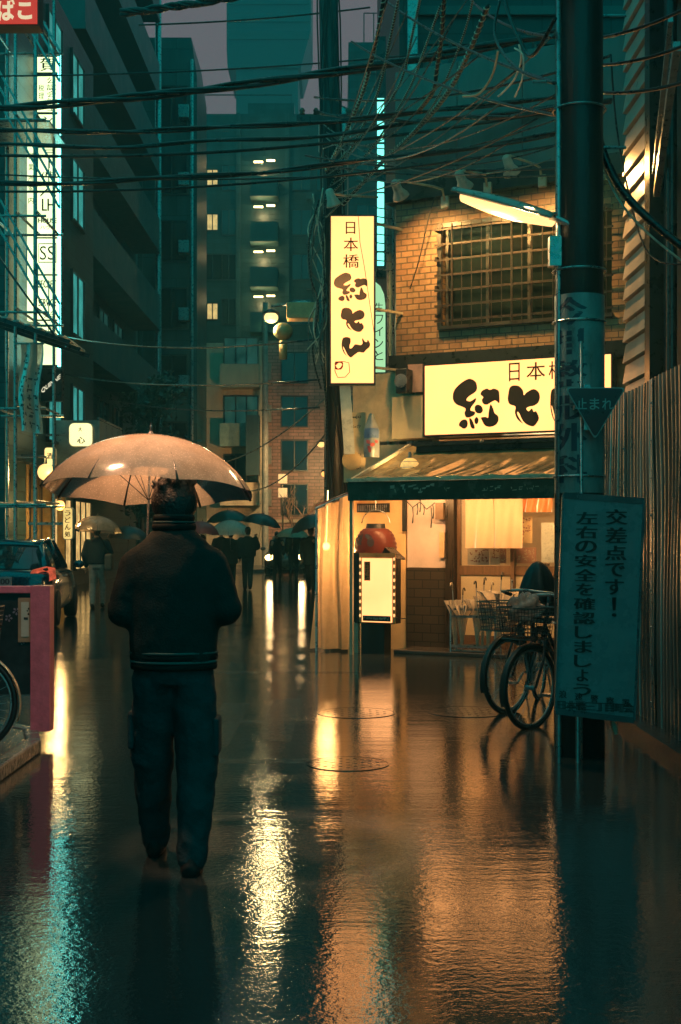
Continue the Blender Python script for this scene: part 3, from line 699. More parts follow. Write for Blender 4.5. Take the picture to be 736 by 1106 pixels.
g = MB(); g.cyl(P(18,371,23.3), P(48,371,23.3), .018); g.build('rod', METALG, t)

# red tobacco sign, near, top left
t = thing('tobacco_sign', 'red sign with white rounded hiragana hanging at the top left corner', 'sign', P(12,14,10))
q0, q1 = P(-32,27.5,10), P(42,-14,10); g = MB(); g.box(q0.x,q1.x,10,10.16,q0.z,q1.z); g.build('case', mat('sign_case_dark', (.03,.03,.03), .4), t)
g = MB(); g.box(q0.x+.01,q1.x-.01,9.985,9.999,q0.z+.01,q1.z-.01); g.build('face', lit('red_sign_face', (.62,.045,.03), .85, var=.1), t)
pl = lambda x, y: V((P(x,y,10).x, 9.98, P(x,y,10).z)); lt = MB()
put(lt,'た',-24,23,-4,1,pl,-.04); put(lt,'ば',-2,23.5,17,.5,pl,-.04); put(lt,'こ',20,22,35.5,3.5,pl,-.05); lt.build('lettering', lit('cream_letters', (.95,.72,.45), .85), t)
g = MB(); g.bar((q0.x-2.2,10.08,3.9+q0.z-3.6),(q0.x,10.08,q0.z+.3),.06,.06); g.build('bracket', DARKM, t)
# the house that carries it: near left, outside the frame
b = thing('tobacco_shop', 'dark shop front at the very left edge that carries the red sign', 'building', (-5,6,0)); g = MB(); g.box(-9,-4.9,-6,11,.09,9); g.build('wall', TEALW, b)
window(b, (-4.9,1,2.0), 2.2, 2.2, 'R'); window(b, (-4.9,7.5,2.0), 2.2, 2.2, 'R')
t = thing('street_lamp', 'tall amber street lamp on the left pavement near the shop with the red sign', 'street lamp', (-2.75,5.7,.09))
g = MB(); g.tube([(-2.75,5.7,.09),(-2.75,5.7,5.9),(-2.6,5.72,6.25),(-2.2,5.75,6.3)], [.06,.045,.035,.03], 12); g.build('post', DARKM, t, smooth=True)
g = MB(); g.lathe([(.03,.14),(.19,.0),(.20,-.03)], (-2.2,5.75,6.12), 20); g.build('shade', DARKM, t, smooth=True)
g = MB(); g.ball((-2.2,5.75,6.10), .08, 14, 8); g.build('bulb', lit('amber_wall_bulb', (1,.6,.25), 12), t, smooth=True)
light('SPOT', 'lamp_fill_beam', t, (-2.19,5.77,5.98), 5600, (1,.48,.25), .24, (-.87,6.13,2.0), 13.8, .4); light('SPOT', 'lamp_fill_beam', t, (-2.19,5.77,5.97), 420, (1,.5,.34), .06, (-2.35,9.3,.55), 24, .5); light('POINT', 'lamp_glow', t, (-2.19,5.77,5.96), 20, (1,.5,.28), .08)  # narrow spots added to brighten only the umbrella and the notice board

# pink frame board and what stands by it
PINK = mat('faded_pink_paint', (.62,.13,.18), .35, var=.22, scale=11, bump=.15)
Yp = 9.3
t = thing('notice_board', 'faded pink square-post notice board with a dark flowered panel at the left kerb', 'notice board', (-2.5,Yp,.09))
q0, q1 = P(33,633.5,Yp), P(54,800,Yp)
g = MB(); g.box(q0.x,q1.x,Yp,Yp+.14,.09,1.13); g.box(q0.x,q1.x,Yp,Yp+.14,1.133,1.137); g.build('post', PINK, t, bevel=.006)
g = MB(); g.box(q0.x-.95,q0.x-.81,Yp,Yp+.14,.09,1.137); g.build('post', PINK, t, bevel=.006)
z0 = P(0,641,Yp).z; g = MB(); g.box(q0.x-.81,q0.x,Yp+.01,Yp+.13,z0,1.133); g.build('rail', PINK, t, bevel=.006)
g = MB(); g.box(q0.x-.808,q0.x-.002,Yp+.05,Yp+.09,.35,z0-.002); pn = g.build('panel', mat('dark_panel', (.02,.03,.032), .2, var=.4), t)
g = MB(); rn = random.Random(2)
for k in range(26):
    cx, cz = q0.x-rn.uniform(.05,.78), rn.uniform(.45,1.05); r_ = rn.uniform(.012,.03)
    for j in range(5): a = j*1.257+k; g.poly([V((cx+r_*math.cos(a+o_)*f_, Yp+.046-.0004*j, cz+r_*math.sin(a+o_)*f_)) for o_, f_ in ((0,.2),(-.4,.9),(0,1.2),(.4,.9))])
g.build('flower_print', mat('mauve_print', (.22,.17,.22), .4), pn)
qa, qb = P(18.5,646,Yp), P(32,694,Yp); g = MB(); g.box(qa.x,qb.x,Yp+.033,Yp+.046,qb.z,qa.z); nf = g.build('notice_frame', mat('notice_wood', (.33,.19,.11), .5), t)
qa, qb = P(22,650.5,Yp), P(32,688,Yp); g = MB(); g.box(qa.x,qb.x-.01,Yp+.028,Yp+.032,qb.z,qa.z); g.build('paper', mat('notice_paper', (.5,.42,.33), .6, var=.15), nf)
g = MB(); scrawl(g, 27,666,31,657, lambda x, y: V((P(x,y,Yp).x, Yp+.026, P(x,y,Yp).z)), 2, 1, 1, .3, 3); qa, qb = P(25,667,Yp), P(29.5,669.5,Yp); g.poly([V((qa.x,Yp+.0255,qa.z)),V((qb.x,Yp+.0255,qa.z)),V((qb.x,Yp+.0255,qb.z)),V((qa.x,Yp+.0255,qb.z))]); g.build('print', INK, nf)
g = MB(); g.lathe([(0,0),(.055,0),(.055,.02),(0,.02)], (q0.x-.45,Yp+.035,.62), 20, MX.Rotation(R(90),3,'X')); g.build('disc_badge', mat('grey_disc', (.10,.13,.14), .35), t)

# ------------------------------------------------------------------ right side: corrugated fence, sided house
def corr_mat():
    return mat('corrugated_galvanised', (.30,.31,.30), .30, metal=.85, var=.4, scale=2.6, stretch=(1,1,.3))
t = thing('corrugated_fence', 'tall corrugated metal hoarding fence along the right edge behind the pole', 'fence', (2.4,9,0))
g = MB(); n = 220; ya, yb = 3.0, 12.6
def corr(i, j):
    y = ya+(yb-ya)*i; ph = (y-ya)/.11*2*math.pi; s = math.sin(ph); s = max(-.6, min(.6, s))/.6
    return V((2.36-.016*s+.010*math.sin(y*1.9+1)+.007*math.sin(y*5.3+j*4)+.006*math.sin(j*9+y*2.2), y, .08+2.6*j))
g.grid(corr, 900, 10); g.build('sheet', corr_mat(), t, solid=.003)
for y in (4.0,4.95,5.9,6.85,7.8,8.75,9.7,10.65,11.6):
    g = MB(); g.box(2.325,2.334,y-.02,y+.02,.08,2.67)
    for k in range(9): g.ball((2.324,y,.25+k*.28), .010, 8, 5)
    g.build('joint_strip', METALG, t)
for z in (.6,1.5,2.4): g = MB(); g.cyl((2.41,ya,z),(2.41,yb,z),.024,seg=8); g.build('rail', METALG, t)
for y in (3.2,5.6,8,10.3,12.5): g = MB(); g.cyl((2.46,y,0),(2.46,y,2.66),.03,seg=8); g.build('post', METALG, t)
b = thing('sided_house', 'house with lit horizontal siding and a tiled bay rising above the corrugated fence', 'building', (3,11,0))
g = MB(); g.box(3.12,9,6,14.05,0,12); g.build('wall', mat('dark_side_wall', (.05,.06,.062), .5, var=.3), b)
g = MB()
for k in range(52):
    z = .2+k*.225; g.prism([V((3.115,12.72,z)),V((3.05,12.72,z+.006)),V((3.085,12.72,z+.207)),V((3.115,12.72,z+.207))], (0,1.30,0))
g.build('siding', mat('pale_siding_board', (.42,.37,.32), .35, var=.2, scale=2.5, bump=.15), b)
g = MB(); g.box(2.98,3.118,12.5,12.7,0,12); g.cyl((3.04,11.9,0),(3.04,11.9,12),.05); g.build('corner_post', DARKM, b)
g = MB()
for k in range(50):
    for j in range(16):
        z = 2.4+k*.118; y = 9.6+j*.115+(0); g.box(3.07,3.118,y,y+.105,z,z+.108)
g.build('tile_bay', mat('glazed_wall_tile', (.34,.30,.25), .22, var=.35, scale=9), b)
g = MB(); g.bar((3.0,12.3,4.75),(2.75,10.6,5.5),.06,.1); g.bar((2.98,12.3,4.95),(2.7,10.6,5.72),.04,.06); g.build('awning_arm', METALG, b)
for yy in (10.6,12.0): window(b, (3.12,yy-.4,7.2), .9, 1.4, 'R' if False else 'L', GLASS_T)

# ------------------------------------------------------------------ near concrete pole with its signs
pp = V((1.632, 8.86, 0))
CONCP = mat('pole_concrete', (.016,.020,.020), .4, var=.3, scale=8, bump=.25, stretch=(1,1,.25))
t = thing('utility_pole', 'thick dark concrete utility pole close on the right, carrying the triangle sign', 'utility pole', pp)
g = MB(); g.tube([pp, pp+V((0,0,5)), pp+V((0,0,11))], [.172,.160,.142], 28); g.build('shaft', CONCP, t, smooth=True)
g = MB(); g.tube([pp+V((-.155,-.07,0)), pp+V((-.15,-.07,6))], .018, 8); g.tube([pp+V((-.02,-.185,0)), pp+V((-.02,-.175,2.8))], .011, 8); g.build('conduit', METALG, t, smooth=True)
for z in (.9,1.9,2.95,3.3,4.4): g = MB(); g.tube([pp+V((.178*math.cos(a*.2618),.178*math.sin(a*.2618),z)) for a in range(25)], .008, 6); g.build('band_clamp', METALG, t)
for k in range(5):
    z = 3.7+k*.45; g = MB(); s = 1 if k % 2 else -1; g.cyl(pp+V((s*.15,0,z)), pp+V((s*.32,0,z)), .011, seg=8); g.build('step_bolt', METALG, t)
g = MB(); g.box(pp.x-.28,pp.x-.10,pp.y-.36,pp.y-.14,5.2,5.7); g.build('junction_box', DARKM, t, bevel=.01)
# wrapped sheet with a clinic's name
za, zb = P(0,316,8.7).z, P(0,532,8.7).z
def wrap(i, j, r=.1705): a = R(182)+R(170)*i; return pp+V((r*math.cos(a), r*math.sin(a), za+(zb-za)*j))
w_ = thing('pole_advertisement', 'weathered sheet advertisement with vertical dark characters wrapped round the near pole', 'poster', pp+V((0,0,zb)))
g = MB(); g.grid(lambda i, j: wrap(i, j), 40, 4); g.build('sheet', mat('weathered_sheet', (.20,.23,.225), .3, var=.4, scale=7, stretch=(1,1,.4)), w_, smooth=True)
lt = MB()
for i, ch in enumerate('今里整形外科'):
    put(lt, ch, .10, 1-(.02+i*.158+.14), .54, 1-(.02+i*.158), lambda x, y: wrap(x, 1-y, .1725), .08)
lt.build('lettering', mat('faded_navy_print', (.03,.04,.06), .5), w_)

# tube lamp
a_, c_ = P(598,243,8.78), P(490,213,9.25)
dr = (c_-a_); L_ = dr.length; dr.normalize()
t = thing('tube_street_lamp', 'long fluorescent tube street lamp reaching left from the near pole over the brick wall', 'street lamp', a_)
up = V((0,0,1)); sd = dr.cross(up).normalized(); up = sd.cross(dr)
def lam(u, s, z): return a_+dr*u+sd*s+up*z
hood = MB()
def hood_f(i, j):
    u = L_*i; tp = .7+.3*math.sin(math.pi*min(1, i*1.06)) ; a = math.pi*j; return lam(u, .085*tp*math.cos(a), .035+.06*tp*math.sin(a))
hood.grid(hood_f, 16, 10); hood.build('hood', mat('lamp_hood_grey', (.24,.23,.2), .3, metal=.3), t, smooth=True, solid=.004)
g = MB(); 
def lens(i, j):
    u = .02+(L_-.1)*i; tp = .62+.38*math.sin(math.pi*i); a = math.pi*j; return lam(u, .08*tp*math.cos(a), .03-.075*tp*math.sin(a))
g.grid(lens, 16, 10); g.build('diffuser', lit('tube_diffuser', (1,.60,.24), 1.6, var=.1), t, smooth=True)
g = MB(); g.tube([lam(-.16,.06,.02), lam(-.02,0,.045), lam(.06,0,.05)], .022, 8); g.box(a_.x-.03,a_.x+.05,a_.y-.03,a_.y+.05,a_.z-.28,a_.z-.08); g.build('bracket', METALG, t)
light('AREA', 'tube_light', t, lam(L_*.55,0,-.08), 45, (1,.60,.28), .7, lam(L_*.55,0,-.08)+V((-1.0,-1.1,-1.3)), size_y=.12)
light('POINT', 'tube_glow', t, lam(L_*.55,.0,-.16), 30, (1,.58,.24), .1)

# stop sign
Ys = 8.60
t = thing('stop_sign', 'dark inverted triangle road sign lettered in pale hiragana on the near pole', 'road sign', P(643,450,Ys))
def tri(s, y, n=5):
    c = [P(610.5,418.5,Ys),P(676.5,418.5,Ys),P(643,475,Ys)]; ce = (c[0]+c[1]+c[2])/3; c = [ce+(p-ce)*s for p in c]; o = []
    for i in range(3):
        p, a, b2 = c[i], c[i-1], c[(i+1)%3]; u1, u2 = (a-p).normalized()*.035*s, (b2-p).normalized()*.035*s
        for k in range(n+1): q = k/n; o.append(V(((p+u1)*(1-q)**2 + p*2*q*(1-q) + (p+u2)*q*q)[:])); o[-1].y = y
    return o
g = MB(); g.prism(tri(1.0,Ys), (0,.014,0)); g.build('plate', mat('sign_pale_border', (.33,.36,.35), .3), t)
g = MB(); g.prism(tri(.945,Ys-.003), (0,.0028,0)); g.build('face', mat('sign_red_dim', (.10,.012,.014), .3, var=.15), t)
lt = MB(); pl = lambda x, y: V((P(x,y,Ys).x, Ys-.0045, P(x,y,Ys).z))
put(lt,'止',623.5,442,634,430,pl,-.01); put(lt,'ま',637,442.5,647.5,430,pl,-.01); put(lt,'れ',650.5,442.5,662,430.5,pl,-.01); lt.build('lettering', mat('sign_pale_border'), t)
g = MB(); g.box(1.56,1.70,Ys+.015,8.72,2.34,2.37); g.box(1.62,1.66,Ys+.015,Ys+.03,2.2,2.5); g.build('bracket', METALG, t)
# standing caution board tied to the pole
Yb = 8.52
c0, c1, c2, c3 = P(608,535,Yb), P(695.5,541,Yb+.03), P(685,778,Yb-.02), P(600,768,Yb-.04)
t = thing('caution_board', 'tall tilted board with two columns of dark characters tied to the near pole', 'sign board', (c3+c2)/2)
def brd(x, y, d=0): return (c0*(1-x)+c1*x)*(1-y) + (c3*(1-x)+c2*x)*y + V((0,-d,0))
g = MB(); g.prism([brd(0,0),brd(1,0),brd(1,1),brd(0,1)], (0,.03,0)); g.build('panel', mat('board_white_teal', (.18,.25,.265), .28, var=.14, scale=5), t)
def bpx(px, py):
    y = (py-538)/237; return px, py
def bp(px, py):
    y = (py-535-(px-608)*.069)/234; x = (px-(608-8*y))/(87.5-2.5*y); return brd(x, y, .004)
fr = MB()
for A, B2 in (((0,0),(1,0)),((1,0),(1,1)),((1,1),(0,1)),((0,1),(0,0))): fr.bar(brd(*A,-.0),brd(*B2,-.0),.012,.04)
fr.build('edge_trim', mat('board_trim', (.10,.13,.14), .3, metal=.4), t)
lt = MB()
def bput(s, x0, y0, x1, y1, bo=.07): put(lt, s, x0, y1, x1, y0, bp, bo)
yy = 550; 
for ch, h_, wd in (('交',18,22),('差',18,22),('点',17,22),('で',16,20),('す',18,19),('！',22,5)):
    k = -(yy-550)*.028; bput(ch, 666-wd/2+k, yy, 666+wd/2+k, yy+h_-1.5); yy += h_+1.5
yy = 553
for i, ch in enumerate('左右の安全を確認しましょう'):
    h_ = 14.2; k = -(yy-550)*.028; wd = 22 if ch in '左右安全確認の' else 18
    if ch in 'ょ': wd = 12
    bput(ch, 634-wd/2+k, yy, 634+wd/2+k, yy+h_-1.2); yy += h_+1.2
for i, ch in enumerate('浪速警察署'): bput(ch, 604+i*17, 746+i*1.6, 612+i*17, 754+i*1.6)
bput('日本橋三丁目町会', 603, 756.5, 684, 766.5, .03)
lt.build('lettering', mat('board_dark_print', (.015,.03,.03), .5), t)
g = MB(); g.bar(brd(.25,.3,-.04), pp+V((-.12,-.14,.0))+V((0,0,brd(.25,.3).z)), .03,.02); g.bar(brd(.3,.8,-.04), pp+V((-.1,-.15,brd(.3,.8).z)), .03,.02); g.build('tie_strap', METALG, t)
for x_ in (.06,.30): g = MB(); q = brd(x_, .97, -.05); g.cyl((q.x,q.y,0),(q.x,q.y,q.z+.5),.014); g.build('leg', METALG, t)
# bit of crumpled tape at the pole's foot
q = P(664,785,8.6); g = MB(); g.tube([q+V((.02,0,.10)),q+V((-.01,.01,.04)),q,q+V((.01,-.01,-.05))], [.004,.014,.024,.012], 6); tag(g.build('torn_tape', mat('pale_tape', (.5,.35,.25), .3), loc=q), 'crumpled pale tape dangling below the tall caution board', 'tape')
# ------------------------------------------------------------------ the restaurant
def U(px, v=0): return fl(px, HY, v).x
def brick_mat():
    m = bpy.data.materials.new('tan_brick'); m.use_nodes = True; t = m.node_tree; p = t.nodes['Principled BSDF']; L = t.links.new
    co = N(t, 'ShaderNodeTexCoord'); s = N(t, 'ShaderNodeSeparateXYZ'); c = N(t, 'ShaderNodeCombineXYZ'); L(co.outputs['Object'], s.inputs[0]); L(s.outputs['X'], c.inputs[0]); L(s.outputs['Z'], c.inputs[1])
    b = N(t, 'ShaderNodeTexBrick'); L(c.outputs[0], b.inputs[0]); b.inputs['Scale'].default_value = 1
    for k, v in (('Brick Width',.17),('Row Height',.078),('Mortar Size',.007),('Mortar Smooth',.2),('Bias',.05)): b.inputs[k].default_value = v
    b.inputs['Color1'].default_value = (.42,.29,.155,1); b.inputs['Color2'].default_value = (.31,.19,.10,1); b.inputs['Mortar'].default_value = (.10,.08,.06,1)
    n = N(t, 'ShaderNodeTexNoise'); n.inputs['Scale'].default_value = 3; n.inputs['Detail'].default_value = 8; n.inputs['Roughness'].default_value = .7; L(co.outputs['Object'], n.inputs[0])
    mx = N(t, 'ShaderNodeMix'); mx.data_type = 'RGBA'; mx.blend_type = 'MULTIPLY'; mx.inputs[0].default_value = .75
    rp_ = N(t, 'ShaderNodeValToRGB'); L(n.outputs[0], rp_.inputs[0]); rp_.color_ramp.elements[0].position = .3; rp_.color_ramp.elements[0].color = (.26,.24,.22,1); rp_.color_ramp.elements[1].position = .65; rp_.color_ramp.elements[1].color = (1,1,1,1)
    L(b.outputs['Color'], mx.inputs[6]); L(rp_.outputs[0], mx.inputs[7]); L(mx.outputs[2], p.inputs['Base Color']); p.inputs['Roughness'].default_value = .42
    bp_ = N(t, 'ShaderNodeBump'); bp_.inputs['Strength'].default_value = .8; bp_.inputs['Distance'].default_value = .012; bp_.invert = True; L(b.outputs['Fac'], bp_.inputs['Height']); 
    b2_ = N(t, 'ShaderNodeBump'); b2_.inputs['Strength'].default_value = .5; b2_.inputs['Distance'].default_value = .01; L(n.outputs[0], b2_.inputs['Height']); L(bp_.outputs[0], b2_.inputs['Normal']); L(b2_.outputs[0], p.inputs['Normal'])
    return m
BRICK = brick_mat()
UL, UR = U(376), 4.1          # left end of the ground floor, right end (runs on behind the pole)
ub = U(428)
rb = fthing('restaurant_building', 'narrow two storey restaurant, tan brick above and an open warm lit front below', 'building', (0,0,0))
MB_ = lambda: MB(FM)
zb0, zb1 = 3.86, 5.86
wu0, wu1, wz0, wz1 = U(478), U(661), 4.20, 5.47
g = MB_()
g.box(ub,wu0,0,.2,zb0,zb1); g.box(wu1,UR,0,.2,zb0,zb1); g.box(wu0,wu1,0,.2,zb0,wz0); g.box(wu0,wu1,0,.2,wz1,zb1); g.build('brick_wall', BRICK, rb)
g = MB_(); g.box(ub-.12,UR,-.10,.3,zb1+.003,6.12); g.build('beam', mat('dark_beam', (.03,.04,.042), .3, metal=.3, var=.3), rb)
g = MB_(); 
for k in range(5): g.box(ub-.02+k*.88,ub-.02+k*.88+.868,.02,.25,6.125,7.6)
g.build('parapet_panel', mat('grey_parapet', (.15,.17,.16), .45, var=.25, scale=1.5, stretch=(2,2,.5)), rb)
g = MB_(); g.box(ub,UR,.26,5,6.1,7.55); g.box(ub+.002,UR-.002,.202,5,2.9,6.1); g.build('upper_storey', mat('dark_side_wall', (.05,.06,.062), .5), rb)
g = MB_(); g.box(ub-.08,UR,-.06,.2,3.66,zb0-.003); g.build('beam', mat('dark_beam'), rb)
# grilled window
g = MB_(); g.box(wu0-.02,wu1+.02,-.05,0,wz0-.05,wz0); g.box(wu0-.02,wu1+.02,-.05,0,wz1,wz1+.05); g.box(wu0-.05,wu0-.0,-.05,.02,wz0-.05,wz1+.05)
for k in range(4): a = wu0+(wu1-wu0)*k/4+.02; g.box(a,a+.04,.06,.1,wz0,wz1)
wf = g.build('window', FRAME, rb)
g = MB_(); g.box(wu0,wu1,.11,.13,wz0,wz1); g.build('pane', mat('grimy_glass', (.004,.009,.0085), .6, var=.6, scale=3, spec=.04), wf)
g = MB_()
for k in range(17): a = wu0+.05+k*(wu1-wu0-.08)/16; g.cyl((a,-.13,wz0-.02),(a,-.13,wz1+.02),.006 if k % 6 != 1 else .014,seg=6)
for k in range(7): z = wz0+.05+k*.196; g.box(wu0-.06,wu1+.05,-.128,-.112,z-.013,z+.013)
for k in range(4):
    for uu in (wu0-.045,): g.box(uu-.01,uu+.02,-.128,-.0,wz0+.1+k*.37,wz0+.14+k*.37)
g.build('grille', mat('rusty_grille', (.035,.03,.025), .45, metal=.5, var=.5, scale=25), wf)

# lower front
ORW = mat('ochre_plaster', (.62,.42,.20), .4, var=.16, scale=3)
um, uj, us2 = U(438.5), U(484), U(493)
g = MB_(); g.box(UL,um,0,.08,0,2.35); g.build('plaster_wall', ORW, rb)
p0, p1 = fl(386,553.5,.01), fl(421,543.5,.01); g = MB_(); g.box(p0.x,p1.x,-.02,-.001,p0.z,p1.z); vt = g.build('vent', FRAME, rb)
g = MB_(); 
for k in range(16): a = p0.x+.02+k*(p1.x-p0.x-.04)/16; g.box(a,a+.012,-.03,-.021,p0.z+.02,p1.z-.02)
g.build('slats', METALG, vt)
g = MB_(); g.box(um-.03,um+.02,-.05,-.0005,1.55,2.3); g.box(um-.02,um+.02,-.06,-.0501,1.62,1.66); g.build('wall_strip', BLACK, rb)
WHT = mat('mauve_white_plaster', (.52,.43,.38), .38, var=.12, scale=4)
zt = fl(460,613,0).z
g = MB_(); g.box(um+.021,uj,0.002,.08,zt,2.7); g.build('plaster_wall', WHT, rb)
g = MB_(); g.box(um+.021,uj,.0025,.006,zt+.36,zt+.367); g.build('joint', mat('joint_grey', (.25,.21,.19), .5), rb)
def tile_mat():
    m = bpy.data.materials.new('dark_wall_tile'); m.use_nodes = True; t = m.node_tree; p = t.nodes['Principled BSDF']; L = t.links.new
    co = N(t, 'ShaderNodeTexCoord'); s = N(t, 'ShaderNodeSeparateXYZ'); c = N(t, 'ShaderNodeCombineXYZ'); L(co.outputs['Object'], s.inputs[0]); L(s.outputs['X'], c.inputs[0]); L(s.outputs['Z'], c.inputs[1])
    b = N(t, 'ShaderNodeTexBrick'); L(c.outputs[0], b.inputs[0]); b.inputs['Scale'].default_value = 1
    for k, v in (('Brick Width',.23),('Row Height',.115),('Mortar Size',.006)): b.inputs[k].default_value = v
    b.inputs['Color1'].default_value = (.05,.042,.032,1); b.inputs['Color2'].default_value = (.042,.035,.027,1); b.inputs['Mortar'].default_value = (.02,.018,.015,1)
    L(b.outputs['Color'], p.inputs['Base Color']); p.inputs['Roughness'].default_value = .18; return m
g = MB_(); g.box(um+.021,uj,-.03,.08,0,zt-.003); g.build('tile_dado', tile_mat(), rb)
g = MB_(); g.box(uj+.001,us2,-.09,.1,0,2.7); g.build('door_post', mat('dark_timber', (.025,.018,.012), .3, var=.4, scale=8, stretch=(3,3,.3)), rb)
g = MB_(); q0, q1 = fl(475.5,602,.02), fl(481,575,.02); g.box(q0.x,q1.x,-.045,.0015,q0.z,q1.z); g.build('menu_plaque', mat('pale_plaque', (.5,.36,.2), .4), rb)
# sliding doors
zr0, zr1 = fl(520,621,0).z, fl(520,611,0).z
TIMB = mat('brown_door_timber', (.11,.065,.035), .35, var=.35, scale=10, stretch=(3,3,.3))
FROST = film('frosted_door_panel', (.80,.70,.48), .92, .62, .3, .06)
CLEAR = film('clear_shop_glass', (.9,.92,.9), .04, .3, .02, .2)
dw = U(553)-us2
def door(u0, u1, y0, lb=None):
    g = MB_(); f = .05; z1 = 2.25
    g.box(u0,u0+f,y0,y0+.04,.06,z1); g.box(u1-f,u1,y0,y0+.04,.06,z1); g.box(u0+f,u1-f,y0,y0+.04,.06,.22); g.box(u0+f,u1-f,y0,y0+.04,zr0,zr1); g.box(u0+f,u1-f,y0,y0+.04,z1-.06,z1)
    d = g.build('sliding_door', TIMB, rb)
    g = MB_(); g.box(u0+f,u1-f,y0+.015,y0+.022,.22,zr0); g.build('lower_panel', FROST, d)
    g = MB_(); g.box(u0+f,u1-f,y0+.016,y0+.021,zr1,z1-.06); g.build('pane', CLEAR, d)
    g = MB_(); g.box(u1-f+.012,u1-.012,y0-.012,y0-.001,zr0-.25,zr0-.05); g.build('handle', METALG, d)
door(us2+.01, us2+dw+.03, 0.0); door(us2+dw-.02, us2+2*dw+.02, .055); door(us2+2*dw-.04, us2+3*dw, 0.0)
g = MB_(); g.box(us2+.002,UR,-.02,.12,0,.055); g.box(us2+.002,UR,.0,.12,2.255,2.7); g.build('door_track', TIMB, rb)
g = MB_(); g.box(us2+3*dw+.005,UR,0,.1,.056,2.25); g.build('plaster_wall', WHT, rb)
g = MB_(); g.box(UL,UR,.15,.22,2.75,3.66); g.box(UL,um,.1,.14,2.36,2.7); g.build('upper_band', mat('ochre_band', (.55,.42,.25), .45), rb)
# room
g = MB_(); g.box(us2-.3,UR,3.2,3.3,0,2.8); g.box(us2-.4,us2-.3,.15,3.3,0,2.8); g.box(UR-.01,UR+.1,.15,3.3,0,2.8); g.box(us2-.3,UR,.15,3.2,2.76,2.86); g.build('room_wall', mat('room_cream', (.66,.52,.32), .6, var=.1), rb)
g = MB_(); g.box(us2-.3,UR,.13,3.2,.001,.04); g.build('room_floor', mat('room_floor_tile', (.25,.17,.1), .3), rb)
g = MB_(); g.box(us2+.2,us2+1.5,1.2,1.32,2.6,2.68); g.box(us2+1.9,us2+3.0,1.2,1.32,2.6,2.68); g.build('room_light', lit('room_tube', (1,.72,.34), 6), rb)
light('AREA', 'room_light', rb, FM @ V((us2+.9,1.7,2.55)), 52, (1,.50,.20), 1.2, FM @ V((us2+.9,.0,.3)))
light('AREA', 'room_light', rb, FM @ V((us2+2.3,1.7,2.55)), 52, (1,.50,.20), 1.2, FM @ V((us2+2.3,.0,.3)))
# posters and a counter seen through the panes
def poster(u, z, w_, h_, col, label, y=.10, seed=0, ink=(.25,.05,.03)):
    t = fthing('poster', label, 'poster', (u,y,z)); g = MB_(); g.box(u-w_/2,u+w_/2,y,y+.004,z-h_/2,z+h_/2); g.build('sheet', mat('poster_%d' % seed, col, .5, var=.15), t)
    lt = MB_(); scrawl(lt, u-w_/2+.02, z-h_/2+.02, u+w_/2-.02, z+h_/2-.02, lambda x, yy: V((x, y-.0015, yy)), max(2,int(h_/.05)), max(2,int(w_/.05)), .8, .22, seed); lt.build('print', mat('poster_ink_%d' % seed, ink, .5), t)
q = fl(517,601,-.1); poster(q.x,q.z,.30,.22,(.55,.5,.4),'pale menu poster inside the left door pane, below the cream curtain',.10,1)
q = fl(535,601,-.1); poster(q.x,q.z,.14,.22,(.75,.62,.4),'cream menu strip inside the left door pane, right of the pale poster',.10,2,(.3,.05,.02))
q = fl(543,600,-.1); poster(q.x,q.z,.10,.2,(.45,.2,.1),'reddish menu strip at the edge of the left door pane',.10,3,(.6,.5,.3))
q = fl(568,572,-.15); poster(q.x,q.z,.17,.34,(.75,.55,.25),'yellow menu poster high in the right door pane',.15,4)
q = fl(568,600,-.15); poster(q.x,q.z,.28,.2,(.5,.22,.12),'red brown food poster low in the right door pane',.15,5,(.75,.6,.35))
q = fl(594,586,-.15); poster(q.x,q.z,.22,.5,(.62,.66,.58),'pale blank notice in the right door pane next to the pole',.15,6,(.45,.5,.45))
t = fthing('counter', 'wooden serving counter inside the restaurant behind the sliding doors', 'counter', (us2+1.2,2.0,.04))
g = MB_(); g.box(us2+.3,UR-.5,2.0,2.06,.04,1.0); g.build('front', TIMB, t); g = MB_(); g.box(us2+.25,UR-.45,1.9,2.5,1.003,1.05); g.build('top', mat('counter_top', (.35,.2,.09), .25), t)
for k in range(7):
    c = V((us2+.5+k*.33, 2.2, 1.05)); t = fthing('bottle', 'glass bottle standing on the counter inside the restaurant', 'bottle', c, 'bottles on the restaurant counter'); g = MB_(); g.lathe([(.038,0),(.038,.17),(.015,.22),(.015,.29),(0,.29)], c, 14); g.build('glass', mat('brown_bottle', (.10,.045,.012), .08), t, smooth=True)
    g = MB_(); g.lathe([(.0385,.05),(.0385,.13)], c, 14); g.build('bottle_label', mat('bottle_paper', (.6,.5,.35), .5), t)

# awning
va = 1.0
zv0 = fl(376.5,541,va).z; zv1 = fl(376.5,519,va).z; ua0 = fl(376.5,530,va).x; zw = fl(447,481,.1).z; ua1 = UR-.1
aw = fthing('awning', 'dark sloping shop awning with a worn green valance above the restaurant entrance', 'awning', (ua0,-va,zv0))
g = MB_()
def roof(i, j):
    u = ua0+(ua1-ua0)*i + (.62*(1-j) if False else 0); 
    v = va*(1-j)+.08*j; z = zv1+(zw-zv1)*j - .05*math.sin(math.pi*j) + (.016*abs(math.sin(i*26-j*3.2))**3+.010*abs(math.sin(i*61-j*4+1))**4)*(1-.75*j)
    return V((u+.40*j*(1-i), -v, z))
g.grid(roof, 260, 16); g.build('roof_sheet', mat('awning_brown', (.40,.30,.16), .10, metal=.45, var=.35, scale=9, bump=.06, bscale=20), aw, smooth=True, solid=.01)
g = MB_(); g.box(ua0,ua1,-va-.02,-va+.02,zv0,zv1-.02); va_ = g.build('valance', mat('valance_green', (.035,.06,.045), .25, var=.4, scale=5), aw, bevel=.006)
